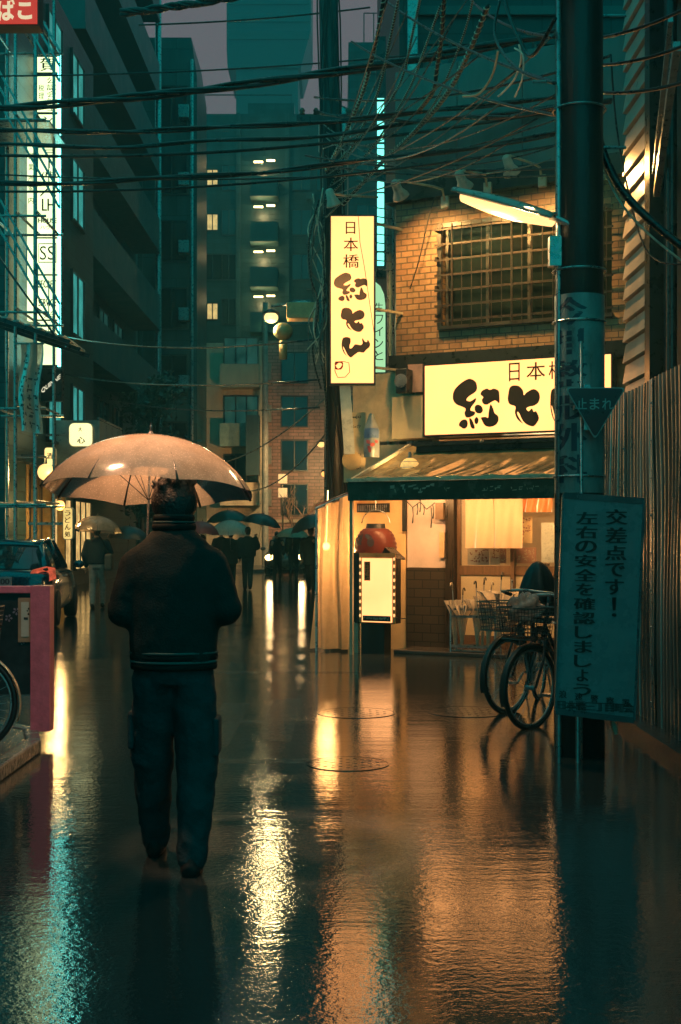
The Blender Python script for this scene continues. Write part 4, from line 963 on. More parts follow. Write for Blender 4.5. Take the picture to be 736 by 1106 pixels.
lt = MB_(); scrawl(lt, fl(420,530,va).x, zv0+.06, fl(470,530,va).x, zv1-.05, lambda x, y: V((x,-va-.022,y)), 1, 5, 1, .13, 8); scrawl(lt, fl(480,530,va).x, zv0+.08, fl(590,530,va).x, zv1-.09, lambda x, y: V((x,-va-.022,y)), 1, 14, .5, .08, 9); lt.build('lettering', mat('worn_white_print', (.30,.32,.26), .5), va_)
g = MB_(); g.box(ua0-.005,ua1,-va-.045,-va+.045,zv1-.018,zv1+.022); g.build('front_rail', mat('pale_rail', (.60,.54,.40), .3, metal=.1), aw)
g = MB_(); g.bar((ua0+.02,-va,zv1-.01),(ua0+.44,-.1,zw),.05,.04); g.build('side_rail', mat('pale_rail'), aw)
g = MB_(); g.add([(ua0+.012,-va+.03,zv1-.03),(ua0+.42,-.09,zv1-.03),(ua0+.42,-.09,zw-.03)], [(0,1,2)]); g.build('side_sheet', film('cloudy_sheet', (.7,.68,.5), .75, .55), aw)
g = MB_()
for k in range(6): a = ua0+.5+k*.62; g.bar((a,-va+.03,zv1-.05),(a,-.05,zw-.09),.03,.03)
g.build('rafter', DARKM, aw)
g = MB_(); g.box(ua0+.5,ua1-.8,-va+.16,-va+.22,zv1-.12,zv1-.07); g.build('added_strip_lamp', lit('added_strip_tube', (1,.66,.26), 7), aw)  # unseen lamp added behind the valance to light the walls and curtains
light('AREA', 'awning_fill_light', aw, FM @ V(((ua0+1.55),-va+.2,zv1-.14)), 80, (1,.47,.16), 2.6, FM @ V(((ua0+1.55),.25,.4)), size_y=.1)
g = MB_(); q0, q1 = fl(446,482,.30), fl(661,470,.30); g.box(q0.x,UR,-.34,.1,q0.z-.0,q0.z+.05); g.box(q0.x+.05,UR,-.30,.1,q0.z-.07,q0.z-.003); g.build('ledge', mat('dark_beam'), aw)
# corner post
g = MB_(); g.box(ua0+.005,ua0+.045,-va+.022,-va+.06,0,zv0+.1); g.build('post', mat('pale_post', (.40,.34,.24), .35), aw)
g = MB_(); g.tube([(fl(520,477,.36).x,-.37,q0.z+.025),(fl(523,477,.36).x,-.40,q0.z+.04)],.02); g.build('bolt', METALG, aw)

# lean-to on the left, with its plastic curtain
ln = fthing('lean_to', 'small lean-to roof of rusty sheet at the left end of the restaurant', 'lean-to', (UL-.4,-.3,0))
pA, pB = fl(341.5,547,.75), fl(377,533,.55)
g = MB_(); g.add([tuple(pA),tuple(pB),(pB.x,.6,pB.z+.25),(pA.x-.0,.8,pA.z+.2)], [(0,1,2,3)]); g.build('roof_sheet', mat('rusty_sheet', (.26,.10,.06), .35, var=.5), ln, solid=.02)
g = MB_(); g.tube([pA+V((0,.02,-.03)), V((pA.x,-.73,0))], .018, 8); g.tube([pA+V((0,-.01,-.03)), pB+V((0,-.01,-.03))], .02, 8); g.build('frame_pipe', METALG, ln)
ct = fthing('plastic_curtain', 'cloudy plastic sheet curtain glowing orange at the left end of the restaurant', 'curtain', (UL-.3,-.7,.02))
def cur(i, j):
    a = fl(342-6*j**1.3, 549, .72); b_ = fl(377,535,.62); z = (a.z*(1-i)+b_.z*i)*(1-j)+.03*j
    u = a.x*(1-i)+b_.x*i + .006*math.sin(i*31+j*2); y = (a.y*(1-i)+b_.y*i) + (.04+.03*j)*math.sin(i*13+math.sin(j*4)*.9) + .004*math.sin(i*47+2)
    return V((u,y,z))
g = MB_(); g.grid(cur, 70, 30); g.build('sheet', film('orange_plastic_sheet', (.90,.64,.38), .70, .62, .2, .12), ct, smooth=True)
g = MB_(); g.tube([fl(343,548,.72),fl(360,541,.67),fl(378,534,.60)], .014, 6); g.build('rod', METALG, ct)
light('POINT', 'lean_to_bulb', ln, FM @ V((UL-.25,-.15,1.35)), 95, (1,.50,.17), .12)
g = MB_(); g.ball((UL-.25,-.15,1.35), .05, 12, 8); g.cyl((UL-.25,-.15,1.4),(UL-.25,-.1,2.1),.006,seg=6); g.build('bulb', lit('leanto_bulb', (1,.6,.2), 12), ln, smooth=True)

# door step
g = MB_(); q = fl(431,712,.45); g.box(q.x,UR-.2,-.62,-.001 if False else -.03,0,.05); tag(g.build('door_step', mat('wet_step', (.06,.055,.05), .18, var=.3, scale=6, bump=.2), bevel=.01, loc=tuple(FM @ V((q.x,-.3,0)))), 'low wet concrete step before the restaurant doors', 'step')

# sign over the awning
def sign_inks(pl, hx, lit_red=False):
    lt = MB(hx) if hx else MB(); return lt
vs = .20
sgn = fthing('shop_sign', 'wide glowing yellow box sign with big brown brush characters over the awning', 'sign', (U(459,vs),-vs,2.8))
sz0, sz1 = fl(459.5,470,vs).z, fl(459.5,395.5,vs).z; su0, su1 = fl(459.5,430,vs).x, fl(660,430,vs).x
YF = lit('yellow_sign_face', (1.0,.41,.125), 2.5, var=.08, scale=1.3)
g = MB_(); g.box(su0-.025,su1+.025,-vs+.002,.0,sz0-.025,sz1+.025); g.build('case', DARKM, sgn)
g = MB_(); g.box(su0,su1,-vs-.01,-vs+.001,sz0,sz1); g.build('face', YF, sgn)
lt = MB_(); BRN = mat('brown_sign_ink', (.055,.032,.018), .5, var=.2)
def sp(px, py): q = fl(px, py, vs+.013); return V((q.x, -vs-.013, q.z))
def cpx(c): return [[(455+x/4.907, 380+y/4.907) for x, y in s] for s in c]
for s in cpx(BENI)+cpx(TO): lt.poly([sp(x, y) for x, y in smoothpoly(s)])
q0, q1 = sp(594.5,459), sp(624,418); brush(lt, NN, q0.x, q0.z, q1.x, q1.z, lambda x, z: V((x,-vs-.013,z)))
for ch, x0, x1 in (('日',550,561.5),('本',569,589),('橋',593,611)):
    yo = (x0-550)*-.055; q0, q1 = sp(x0,412+yo), sp(x1,391.5+yo); put(lt, ch, q0.x, q0.z, q1.x, q1.z, lambda x, z: V((x,-vs-.013,z)), .015)
lt.build('lettering', BRN, sgn)
lt = MB_(); q0, q1 = sp(646,411), sp(655,402); 
for k in range(3): lt.tube([V((q0.x+(q1.x-q0.x)*(.2+.6*math.sin(a*.6+k)**2), -vs-.012, q0.z+(q1.z-q0.z)*(a/8))) for a in range(9)], .006, 4)
lt.build('seal', mat('red_seal', (.45,.05,.02), .5), sgn)

# tall vertical sign
YV = 16.55
vsn = thing('vertical_sign', 'glowing yellow vertical box sign with brown brush characters, hung before the slender pole', 'sign', P(382,415,YV))
q0, q1 = P(357.5,414,YV), P(404.2,233.5,YV)
g = MB(); g.box(q0.x-.02,q1.x+.02,YV,YV+.16,q0.z-.02,q1.z+.02); g.build('case', DARKM, vsn, bevel=.008)
g = MB(); g.box(q0.x+.004,q1.x-.004,YV-.012,YV-.001,q0.z+.004,q1.z-.004); g.build('face', YF, vsn)
pv = lambda px, py: V((P(px,py,YV).x, YV-.016, P(px,py,YV).z))
lt = MB()
for ch, x0, y0, x1, y1 in (('日',373.8,240,383.8,253),('本',371.5,257,387,271.5),('橋',371,275,387.8,289.5)): put(lt, ch, x0, y1, x1, y0, pv, .015)
def bpx_(shape, x0, y0, x1, y1):
    xs = [p[0] for s in shape for p in s]; ys = [p[1] for s in shape for p in s]; ax, bx, ay, by = min(xs), max(xs), min(ys), max(ys)
    for s in shape: lt.poly([pv(x0+(x-ax)/(bx-ax)*(x1-x0), y0+(y-ay)/(by-ay)*(y1-y0)) for x, y in smoothpoly(s)])
bpx_(BENI,360.8,294.8,397,325.5); bpx_(TO,368.3,332.6,394,358.8); bpx_(NN,369.2,364.2,400,386.2); lt.build('lettering', BRN, vsn)
lt = MB(); rn = random.Random(4)
for k in range(5):
    lt.tube([pv(362+8.5*(.5+.5*math.cos(k*1.3+a*.55)), 391+8.2*(.5+.5*math.sin(k*1.1+a*.62)))+V((0,-.002,0)) for a in range(8)], .006, 4)
lt.tube([pv(x,y) for x, y in ((362.5,391),(371,390.5),(377,392),(378,402),(373,407.5),(365,407.8),(362,401),(362.5,391))], .005, 4)
lt.build('seal', mat('red_seal'), vsn)
g = MB()
for z in (3.65, 5.5, 4.4): g = MB(); g.bar((q1.x+.02,YV+.08,z),(q1.x+.62,YV+.75,z+.02),.03,.03); g.build('bracket', mat('pale_rail'), vsn)
g = MB(); g.bar((q0.x+.18,YV+.08,q0.z-.02),(q0.x+.24,YV+.1,q0.z-.9),.14,.03); g.build('bracket', mat('pale_rail'), vsn)
g = MB(); g.tube([pv(387,232),pv(389,262),pv(394,290),pv(399,325),pv(405,365)], .004, 5); g.build('power_lead', BLACK, vsn)

# green wine sign and the light strips behind the tall sign
YW = 20.2
t = thing('wine_sign', 'narrow pale aqua lit sign with thin katakana, half hidden by the yellow vertical sign', 'sign', P(410,402,YW))
pr = [P(402,402,YW),P(416.5,402,YW),P(416.5,330,YW),P(415,318,YW),P(411,309,YW),P(405,304,YW),P(402,303,YW)]
g = MB(); g.prism([p+V((0,.01,0)) for p in pr], (0,.12,0)); g.build('case', DARKM, t)
g = MB(); g.prism([p+V((0,-.004,0)) for p in pr], (0,.012,0)); g.build('face', lit('aqua_sign_face', (.42,.80,.42), 1.05, var=.15), t)
pl = lambda px, py: V((P(px,py,YW).x, YW-.008, P(px,py,YW).z)); lt = MB()
for i, ch in enumerate('生ワインと'): put(lt, ch, 405, 337+i*13, 414, 327+i*13, pl, .01)
lt.build('lettering', INK, t)
t = thing('light_strip', 'pale green vertical light strip above the narrow aqua sign', 'light strip', P(411,240,20.6))
for a, c in ((106,128),(131,152),(156,182),(196,206),(209,240),(242,270),(273,286)): q0, q1 = P(407.8,c,20.6), P(415,a,20.6); g = MB(); g.box(q0.x,q1.x,20.6,20.66,q0.z,q1.z); g.build('tube', lit('green_strip', (.16,.80,.62), 2.6, var=.1), t)
g = MB(); q0, q1 = P(406.5,300,20.7), P(417,40,20.7); g.box(q0.x,q1.x,20.67,20.8,q0.z,q1.z); g.build('back_plate', DARKM, t)
t = thing('sign_rack', 'ladder of thin steel rods between the vertical sign and the brick corner', 'rack', P(415,300,17.6))
g = MB()
for k in range(8): z = P(0,226+k*9.4,17.6).z; g.cyl((P(404,0,17.6).x,17.5,z),(P(426,0,17.6).x,17.7,z+.01),.008,seg=6)
for xx in (419,425): g.cyl((P(xx,0,17.65).x,17.66,2.9),(P(xx,0,17.65).x,17.66,6.0),.014,seg=6)
g.build('rods', METALG, t)
g = MB()
for xx, r_ in ((421,.035),(424.5,.028)): g.tube([(P(xx,0,17.75).x,17.8,.0),(P(xx,0,17.75).x,17.8,6.1)], r_, 10)
tag(g.build('downpipe', mat('aqua_pipe', (.25,.36,.33), .35)), 'pair of pale downpipes at the left corner of the brick storey', 'downpipe')
# clutter between sign and awning
t = thing('air_conditioner', 'dark outdoor air conditioner unit on the wall left of the wide yellow sign', 'air conditioner', FM @ V((U(434,.3),-.3,3.3)), -TH)
q0, q1 = fl(428,425,.3), fl(440,398,.3); g = MB_(); g.box(q0.x,q1.x,-.32,-.05,q0.z,q1.z); g.build('case', DARKM, t, bevel=.01)
g = MB_(); g.lathe([(.09,0),(.09,.01),(.02,.015),(0,.015)], ((q0.x+q1.x)/2,-.322,(q0.z+q1.z)/2), 20, MX.Rotation(R(90),3,'X')); g.build('fan_guard', METALG, t)
g = MB_(); q0, q1 = fl(441,424,.12), fl(457,393,.12); g.box(q0.x,q1.x,-.13,.14,q0.z,q1.z); g.build('wall_box', mat('mauve_panel', (.36,.25,.22), .4), rb)
g = MB_(); q0, q1 = fl(424,474,.1), fl(457,427,.1); g.box(q0.x,q1.x,-.11,.14,q0.z,q1.z-.002); g.build('fascia_panel', mat('cream_fascia', (.62,.50,.30), .35, var=.1), rb)
t = thing('menu_board', 'cream wall board with rows of small print under the vertical sign', 'board', P(383,520,16.75))
q0, q1 = P(371.5,521,16.75), P(395,445.5,16.75)
g = MB(); g.box(q0.x,q1.x,16.75,16.78,q0.z,q1.z); g.build('panel', mat('cream_board', (.64,.47,.24), .4, var=.15), t)
lt = MB()
for y in (449,459,489,504): scrawl(lt, 373, y+4, 390, y, lambda x, yy: V((P(x,yy,16.75).x,16.747,P(x,yy,16.75).z)), 1, 9, .9, .25, int(y))
lt.build('lettering', BRN, t)
g = MB(); g.lathe([(0,0),(.125,0),(.125,.02),(0,.02)], P(380,497,16.70)+V((0,.03,0)), 28, MX.Rotation(R(90),3,'X')); g.build('round_plate', mat('tan_disc', (.50,.33,.14), .4), t)
# the banner behind it, blue and red on white
t = thing('can_banner', 'small hanging bottle shaped banner printed pale blue and red beside the cream wall board', 'banner', P(402,492,16.7))
def cb(i, j):
    wv = .28+.72*min(1, j*2.6); q = P(401.5+(i-.5)*17*wv, 447+47*j, 16.7); q.y += -.09*math.sin(math.pi*i)+.01*math.sin(j*14); return q
g = MB(); g.grid(cb, 12, 16); g.build('cloth', mat('banner_white', (.26,.29,.29), .3, var=.2), t, smooth=True)
g = MB(); g.grid(lambda i, j: cb(.05+.9*i, .34+.22*j)+V((0,-.006,0)), 10, 4); g.build('blue_band', mat('banner_blue', (.10,.17,.32), .3, var=.3), t, smooth=True)
g = MB(); rn = random.Random(8)
for k in range(9): a, b_ = rn.uniform(.15,.7), rn.uniform(.54,.82); g.poly([cb(a,b_)+V((0,-.012,0)),cb(a+.2,b_+.02)+V((0,-.012,0)),cb(a+.17,b_+.09)+V((0,-.012,0)),cb(a+.02,b_+.07)+V((0,-.012,0))])
g.build('red_marks', mat('banner_red', (.5,.07,.05), .3), t)
# glass ball on the awning side
t = fthing('ball_lantern', 'amber glass ball lantern glittering above the left end of the awning', 'lantern', fl(443,516,.55)); c = fl(443,505,.55)
g = MB_(); g.ball(c, .125, 22, 14); g.build('globe', mat('amber_glass_ball', (.60,.36,.12), .12, var=.5, scale=18, bump=.8, bscale=30, emit=(1,.58,.16), es=.8), t, smooth=True)
g = MB_()
for k in range(5): a = math.pi*(k+.5)/5; rr = .127*math.sin(a); g.tube([c+V((rr*math.cos(b_*.314),rr*math.sin(b_*.314),.127*math.cos(a))) for b_ in range(21)], .004, 5)
g.cyl(c+V((0,0,.12)), c+V((0,0,.2)), .02); g.build('cage', METALG, t)
light('SPOT', 'board_fill_light', t, FM @ (c+V((-.05,-.14,.10))), 40, (1,.58,.2), .1, P(392,470,16.9), 95, .7)  # spot added beside the ball, aimed up to brighten the cream boards

# floodlights on arms over the bricks
def flood(bx, by, hx, hy, label, po=34, aim=None):
    b0 = fl(bx, by, .1); h = fl(hx, hy, 1.0)
    t = fthing('floodlight', label, 'floodlight', b0, None)
    g = MB_(); g.box(b0.x-.05,b0.x+.05,-.16,-.101,b0.z-.09,b0.z+.06); g.build('base_box', mat('pale_rail'), t, bevel=.006)
    g = MB_(); g.tube([b0+V((0,-.06,.0)), b0+V((-.01,-.10,.14)), b0*.72+h*.28+V((0,0,.16)), h+V((0,0,.14))], .016, 8); g.build('arm', mat('pale_rail'), t, smooth=True)
    tgt = aim or V((h.x+.15, .0, 4.75)); d = (tgt-h).normalized(); rot = (-d).to_track_quat('Z','Y').to_matrix()
    g = MB_(); g.lathe([(.03,.16),(.05,.14),(.06,.02),(.105,-.06),(.11,-.08)], h, 20, rot); hd = g.build('lamp_head', mat('lamp_head_grey', (.60,.55,.45), .3, metal=.2), t, smooth=True, solid=.004)
    g = MB_(); g.lathe([(0,-.062),(.098,-.062),(.098,-.07),(0,-.07)], h, 20, rot); g.build('lens', lit('flood_lens', (1,.72,.3), 6, var=.02), hd)
    light('SPOT', 'flood_light', t, FM @ (h+d*.10), po, (1,.48,.13), .08, FM @ tgt, 105, .8)
flood(482,218,431,207,'small arm floodlight over the left edge of the bricks',270)
flood(528,203,500,197,'small arm floodlight above the barred window, second from the brick edge',205)
flood(587,195,551,181,'small arm floodlight above the barred window nearest the near pole',205)
flood(650,187,624,172,'small arm floodlight mostly hidden behind the near pole',420, FM.inverted() @ V((3.05,13.45,4.2)))
t = thing('floodlight', 'small floodlight aimed at the top of the vertical sign', 'floodlight', P(405,212,17.0)); h = P(359,216,16.0)
g = MB(); g.tube([P(408,213,17.3), P(372,211,16.5), h+V((0,0,.08))], .015, 8); g.build('arm', mat('pale_rail'), t)
g = MB(); rot = V((-.3,-.4,.85)).to_track_quat('Z','Y').to_matrix(); g.lathe([(.03,.14),(.05,.12),(.06,.02),(.09,-.05),(.095,-.07)], h, 18, rot); g.build('lamp_head', mat('lamp_head_grey'), t, smooth=True, solid=.004)
light('SPOT', 'flood_light', t, h+V((.03,.03,-.12)), 320, (1,.52,.18), .08, P(390,490,16.75), 60, .8)
g = MB(); g.lathe([(0,-.05),(.085,-.05),(.085,-.056),(0,-.056)], h, 18, rot); g.build('lens', lit('flood_lens'), t)

# noren curtains
def noren(name, label, x0, x1, y0, y1, v, m, slits):
    a, b_ = fl(x0,y0,v), fl(x1,y0,v); zb_ = fl((x0+x1)/2,y1,v).z; t = fthing(name, label, 'curtain', a)
    for k in range(slits):
        u0, u1 = a.x+(b_.x-a.x)*k/slits+.004, a.x+(b_.x-a.x)*(k+1)/slits-.004
        g = MB_(); g.grid(lambda i, j: V((u0+(u1-u0)*i, -v+.014*math.sin(i*8+k*2)*j+.008*math.sin(i*19+j*3), a.z+(zb_-a.z)*j)), 18, 12); g.build('cloth', m, t, smooth=True)
    g = MB_(); g.cyl((a.x-.05,-v,a.z+.005),(b_.x+.05,-v,a.z+.005),.012); g.build('rod', TIMB, t)
noren('door_curtain', 'cream split cloth curtain hanging over the left sliding door', 502.5, 565, 539, 592, .16, film('noren_cream', (.74,.52,.34), .97, .5, .6, .04), 2)
noren('door_curtain', 'short orange red cloth hanging over the right sliding door', 561, 597, 538, 553, .10, film('noren_red', (.62,.20,.06), .97, .5, .6, .06), 2)
t = fthing('garland', 'string of dark dried tassels hanging under the awning over the white wall', 'garland', fl(455,545,.4))
g = MB_(); g.tube([fl(439,541,.4),fl(446,548,.4),fl(454,542,.4),fl(461,550,.4),fl(470,543,.4)], .008, 6)
for xx, y0, y1 in ((446,548,565),(454,540,553),(451,544,556),(458,546,556),(466,548,570),(468,546,560)): g.tube([fl(xx,y0,.4),fl(xx+.6,(y0+y1)/2,.42),fl(xx-.3,y1,.4)], [.010,.006,.010], 6)
g.build('tassels', BLACK, t)
g = MB_(); q0, q1 = fl(471,561,.1), fl(479.5,543,.1); g.box(q0.x,q1.x,-.12,-.02,q0.z,q1.z); g.build('meter_box', mat('brown_box', (.16,.10,.06), .4), rb)

# red paper lantern
c = fl(406,594,.42); t = fthing('paper_lantern', 'big red paper lantern hanging behind the lit menu stand', 'lantern', c)
prof = []
for k in range(25):
    a = math.pi*(.12+.76*k/24); r_ = .275*math.sin(a)**.62*(1+.03*(1 if k % 2 else -1)); prof.append((r_, .30*math.cos(a)*1.0))
g = MB_(); g.lathe(prof, c, 32); g.build('shade', film('red_lantern_paper', (.13,.026,.018), .95, .40, .4, .15), t, smooth=True)
for s in (1,-1): g = MB_(); g.lathe([(0,.34*s),(.12,.34*s),(.13,.275*s),(0,.275*s)], c, 24); g.build('cap', BLACK, t)
g = MB_(); g.tube([c+V((.2*math.cos(a*.3142),0,.345+.17*math.sin(a*.3142))) for a in range(11)], .006, 6); g.cyl(c+V((0,0,.51)), c+V((0,0,.75)), .006, seg=6); g.build('hanger', METALG, t)
lt = MB_()
def onl(x, z):                                       # brush marks wrapped on the paper
    r_ = .292*max(.3, math.sin(math.acos(max(-.95, min(.95, z/.30)))))**.62; return c+V((r_*math.sin(x/.29), -r_*math.cos(x/.29), z))
for sx_, sy_, w2, h2, a0 in ((-.17,.16,.10,.02,.3),(-.15,.10,.09,.03,-.3),(-.10,.15,.03,.07,0),(-.19,.06,.04,.06,.2),(.02,.17,.07,.03,-.4),(.06,.10,.05,.06,.2)):
    pts = [(sx_+w2*math.cos(k*.7854)*math.cos(a0)-h2*math.sin(k*.7854)*math.sin(a0), sy_+w2*math.cos(k*.7854)*math.sin(a0)+h2*math.sin(k*.7854)*math.cos(a0)) for k in range(8)]
    lt.poly([onl(*p) for p in pts])
lt.build('brush_marks', mat('lantern_ink', (.03,.02,.02), .5), t)
light('POINT', 'lantern_bulb', t, FM @ c, 3, (1,.42,.12), .06)
# lit menu stand
st = fthing('menu_stand', 'glowing menu box on a black base with a striped edge standing before the orange wall', 'menu stand', fl(403,705,.75)); vq = .75
def mq(x, y): return fl(x, y, vq)
q0, q1 = mq(391.5,671.5), mq(424,603); zz = q0.z
g = MB_(); g.box(q0.x-.11,q1.x+.012,-vq+.004,-vq+.24,q0.z-.02,mq(400,598).z); g.build('case', mat('dark_timber'), st, bevel=.006)
g = MB_(); a_, b_ = mq(388.3,672), mq(427.5,597.5); g.box(a_.x,b_.x,-vq-.004,-vq+.0035,a_.z,b_.z); g.build('border', mat('menu_orange_border', (.55,.27,.09), .4, var=.3), st)
g = MB_(); g.box(q0.x,q1.x,-vq-.010,-vq-.0045,q0.z,q1.z); fc = g.build('face', lit('menu_face', (1,.41,.14), 2.2, var=.12, scale=2), st)
g = MB_(); a_, b_ = mq(394,627), mq(400.5,606.5); g.box(a_.x,b_.x,-vq-.0125,-vq-.0105,a_.z,b_.z); g.build('red_block', mat('menu_tan_block', (.40,.16,.05), .5), fc)
lt = MB_(); scrawl(lt, a_.x+.005, a_.z+.01, b_.x-.005, b_.z-.01, lambda x, z: V((x,-vq-.0135,z)), 4, 2, 1, .25, 12); a2, b2_ = mq(392.5,670.5), mq(422.5,665.5); lt.box(a2.x,b2_.x,-vq-.0125,-vq-.0105,a2.z,b2_.z); lt.build('lettering', BLACK, fc)
lt = MB_(); scrawl(lt, a2.x+.01, a2.z+.008, b2_.x-.02, b2_.z-.008, lambda x, z: V((x,-vq-.0135,z)), 1, 12, 1, .3, 13); lt.build('small_print', mat('worn_white_print'), fc)
g = MB_(); a_, b_ = mq(380,672), mq(387.5,597); g.box(a_.x,b_.x,-vq+.03,-vq+.10,a_.z,b_.z); g.build('side_board', BLACK, st)
g = MB_()
for k in range(9): 
    for px_ in (389.6,426.3): a_ = mq(px_,604+k*7.6); g.ball((a_.x,-vq-.012,a_.z), (.013,.012,.022), 10, 6)
g.build('bulb_string', lit('small_bulbs', (1,.55,.2), 1.3), st)
g = MB_(); a_, b_ = mq(389.5,705), mq(414.5,672.5); g.box(a_.x,b_.x,-vq+.02,-vq+.22,.0,b_.z-.022); g.build('base', BLACK, st)
g = MB_(); a_, b_ = mq(379.5,706), mq(385.5,673); g.box(a_.x,b_.x,-vq+.04,-vq+.09,0,b_.z); g.build('leg', mat('pale_post'), st)
g = MB_(); a_, b_ = mq(423,665), mq(440,668); g.tube([a_, mq(430,668), fl(438,668,.1)], .006, 6); g.build('power_lead', BLACK, st)
g = MB_(); g.prism([mq(413,597.5)+V((0,.0,0)),mq(429,605),mq(429,603.5),mq(416,591)], (0,.26,0)); g.build('lid', mat('dark_timber'), st)

# umbrella rack and clear umbrellas
rk = fthing('umbrella_rack', 'low steel umbrella rack full of clear umbrellas by the restaurant door', 'rack', fl(510,700,.55)); vr = .55
q0, q1 = fl(487,699,vr), fl(535,659,vr); z1 = q1.z
g = MB_()
for uu in (q0.x, q1.x):
    for yy in (-vr, -vr+.2): g.cyl((uu,yy,.05),(uu,yy,z1),.011,seg=8)
g.build('post', METALG, rk)
for z in (z1, z1-.09, .12):
    g = MB_(); g.box(q0.x,q1.x,-vr-.011,-vr+.006,z-.014,z+.014); g.box(q0.x,q1.x,-vr+.194,-vr+.21,z-.012,z+.012)
    for uu in (q0.x,q1.x): g.box(uu-.01,uu+.01,-vr+.0065,-vr+.193,z-.012,z+.012)
    g.build('rail', METALG, rk)
g = MB_(); g.box(q0.x,q1.x,-vr,-vr+.2,.058,.075); g.build('drip_tray', METALG, rk)
CLR = film('clear_umbrella_vinyl', (.92,.80,.62), .74, .5, .12, .3)
for k, (px, ytop, lean, lb, hk) in enumerate(((492,634,-.05,'clear folded umbrella at the left end of the rack',0),(499,640,.02,'clear folded umbrella second from the left in the rack',1),(516,632,-.02,'clear folded umbrella with a black crook in the middle of the rack',1),(521,628,.03,'clear folded umbrella with a tall black crook right of the middle of the rack',1),(527,633,.06,'clear folded umbrella with a pale crook at the right end of the rack',0),(538,622,.05,'clear half open umbrella leaning beyond the right end of the rack',1))):
    c = fl(px,699,vr-.1+.02*(k%3)); t = fthing('folded_umbrella', lb, 'umbrella', (c.x,c.y,.08), 'clear umbrellas in the rack')
    zt_ = fl(px,ytop,vr).z; hd = V((lean,.0,1)).normalized(); L2 = zt_-.08
    B0 = V((c.x,c.y,.08)); rot = hd.to_track_quat('Z','Y').to_matrix(); sd = [.5,.8,.65,.5,.7,1.25][k]
    pr = []
    g = MB_(); seg = 24
    def can(i, j):
        a = 2*math.pi*i; pl_ = 1+.38*math.cos(a*8+k) ; r_ = (.012+.085*sd*j**1.3+(.10*sd*max(0,j-.72)*3))*pl_
        return B0 + rot @ V((r_*math.cos(a), r_*math.sin(a), L2*(.04+.74*j)))
    g.grid(can, 48, 12); g.build('canopy', CLR, t, smooth=True)
    g = MB_(); g.cyl(B0, B0+hd*L2*.95, .006, seg=8); g.build('shaft', METALG, t)
    e = B0+hd*L2*.95; g = MB_(); g.tube([e+rot @ V((.035-.035*math.cos(a*.35),0,.05+.035*math.sin(a*.35))) if a else e for a in range(10)], .0085, 8); g.build('handle', BLACK if hk else mat('pale_post'), t, smooth=True)
# ------------------------------------------------------------------ people
SKIN = mat('skin', (.42,.26,.18), .5, var=.1, scale=20)
HAIRB = mat('black_hair', (.012,.011,.010), .4, var=.4, scale=40, bump=.6, bscale=90)
def ell_loft(mb, rings, seg=20, ex=2.3):
    """closed loft through superelliptic rings (centre, rx, ry)"""
    vs = []
    for c, rx, ry in rings:
        for k in range(seg):
            a = 2*math.pi*k/seg; ca, sa = math.cos(a), math.sin(a)
            vs.append(V(c)+V((rx*math.copysign(abs(ca)**(2/ex), ca), ry*math.copysign(abs(sa)**(2/ex), sa), 0)))
    n = len(rings); fs = [(i*seg+k, i*seg+(k+1)%seg, (i+1)*seg+(k+1)%seg, (i+1)*seg+k) for i in range(n-1) for k in range(seg)]
    fs += [tuple(range(seg-1,-1,-1)), tuple((n-1)*seg+k for k in range(seg))]
    mb.add(vs, fs)
def limb(mb, pts, rs, seg=14):
    q = []; rr = []
    pts = [V(p) for p in pts]
    for i in range(len(pts)-1):
        for k in range(4): t = k/4; q.append(pts[i]*(1-t)+pts[i+1]*t); rr.append(rs[i]*(1-t)+rs[i+1]*t)
    q.append(pts[-1]); rr.append(rs[-1]); mb.tube(q, rr, seg)
    for p, r in ((pts[0], rs[0]), (pts[-1], rs[-1])): mb.ball(p, r, seg, 8)
    for p, r in zip(pts[1:-1], rs[1:-1]): mb.ball(p, r*1.01, seg, 8)
def fuse(mb, name, m, parent, vox, smooth=4, wrinkle=0.0, extra=None, wscale=.12):
    """union of the shapes as one continuous skin"""
    me = bpy.data.meshes.new('t'); me.from_pydata([tuple(v) for v in mb.v], [], mb.f); o = bpy.data.objects.new('t', me); COL.objects.link(o)
    bm = bmesh.new(); bm.from_mesh(me); bmesh.ops.recalc_face_normals(bm, faces=bm.faces); bm.to_mesh(me); bm.free()
    r = o.modifiers.new('r', 'REMESH'); r.mode = 'VOXEL'; r.voxel_size = vox
    s = o.modifiers.new('s', 'SMOOTH'); s.factor = .5; s.iterations = smooth
    if wrinkle:
        tx = bpy.data.textures.new('wrinkle', 'CLOUDS'); tx.noise_scale = wscale; tx.noise_depth = 3
        d = o.modifiers.new('d', 'DISPLACE'); d.texture = tx; d.strength = wrinkle; d.mid_level = .5; d.texture_coords = 'LOCAL'
    bpy.context.view_layer.update()
    m2 = bpy.data.meshes.new_from_object(o.evaluated_get(bpy.context.evaluated_depsgraph_get()))
    out = MB(); out.add([v.co for v in m2.vertices], [tuple(p.vertices) for p in m2.polygons])
    bpy.data.objects.remove(o); bpy.data.meshes.remove(me); bpy.data.meshes.remove(m2)
    if extra: b = len(out.v); out.v += extra.v; out.f += [tuple(i+b for i in f) for f in extra.f]
    if wmat(parent) is not None: out.v = [wmat(parent) @ v for v in out.v]
    return out.build(name, m, parent, smooth=True)
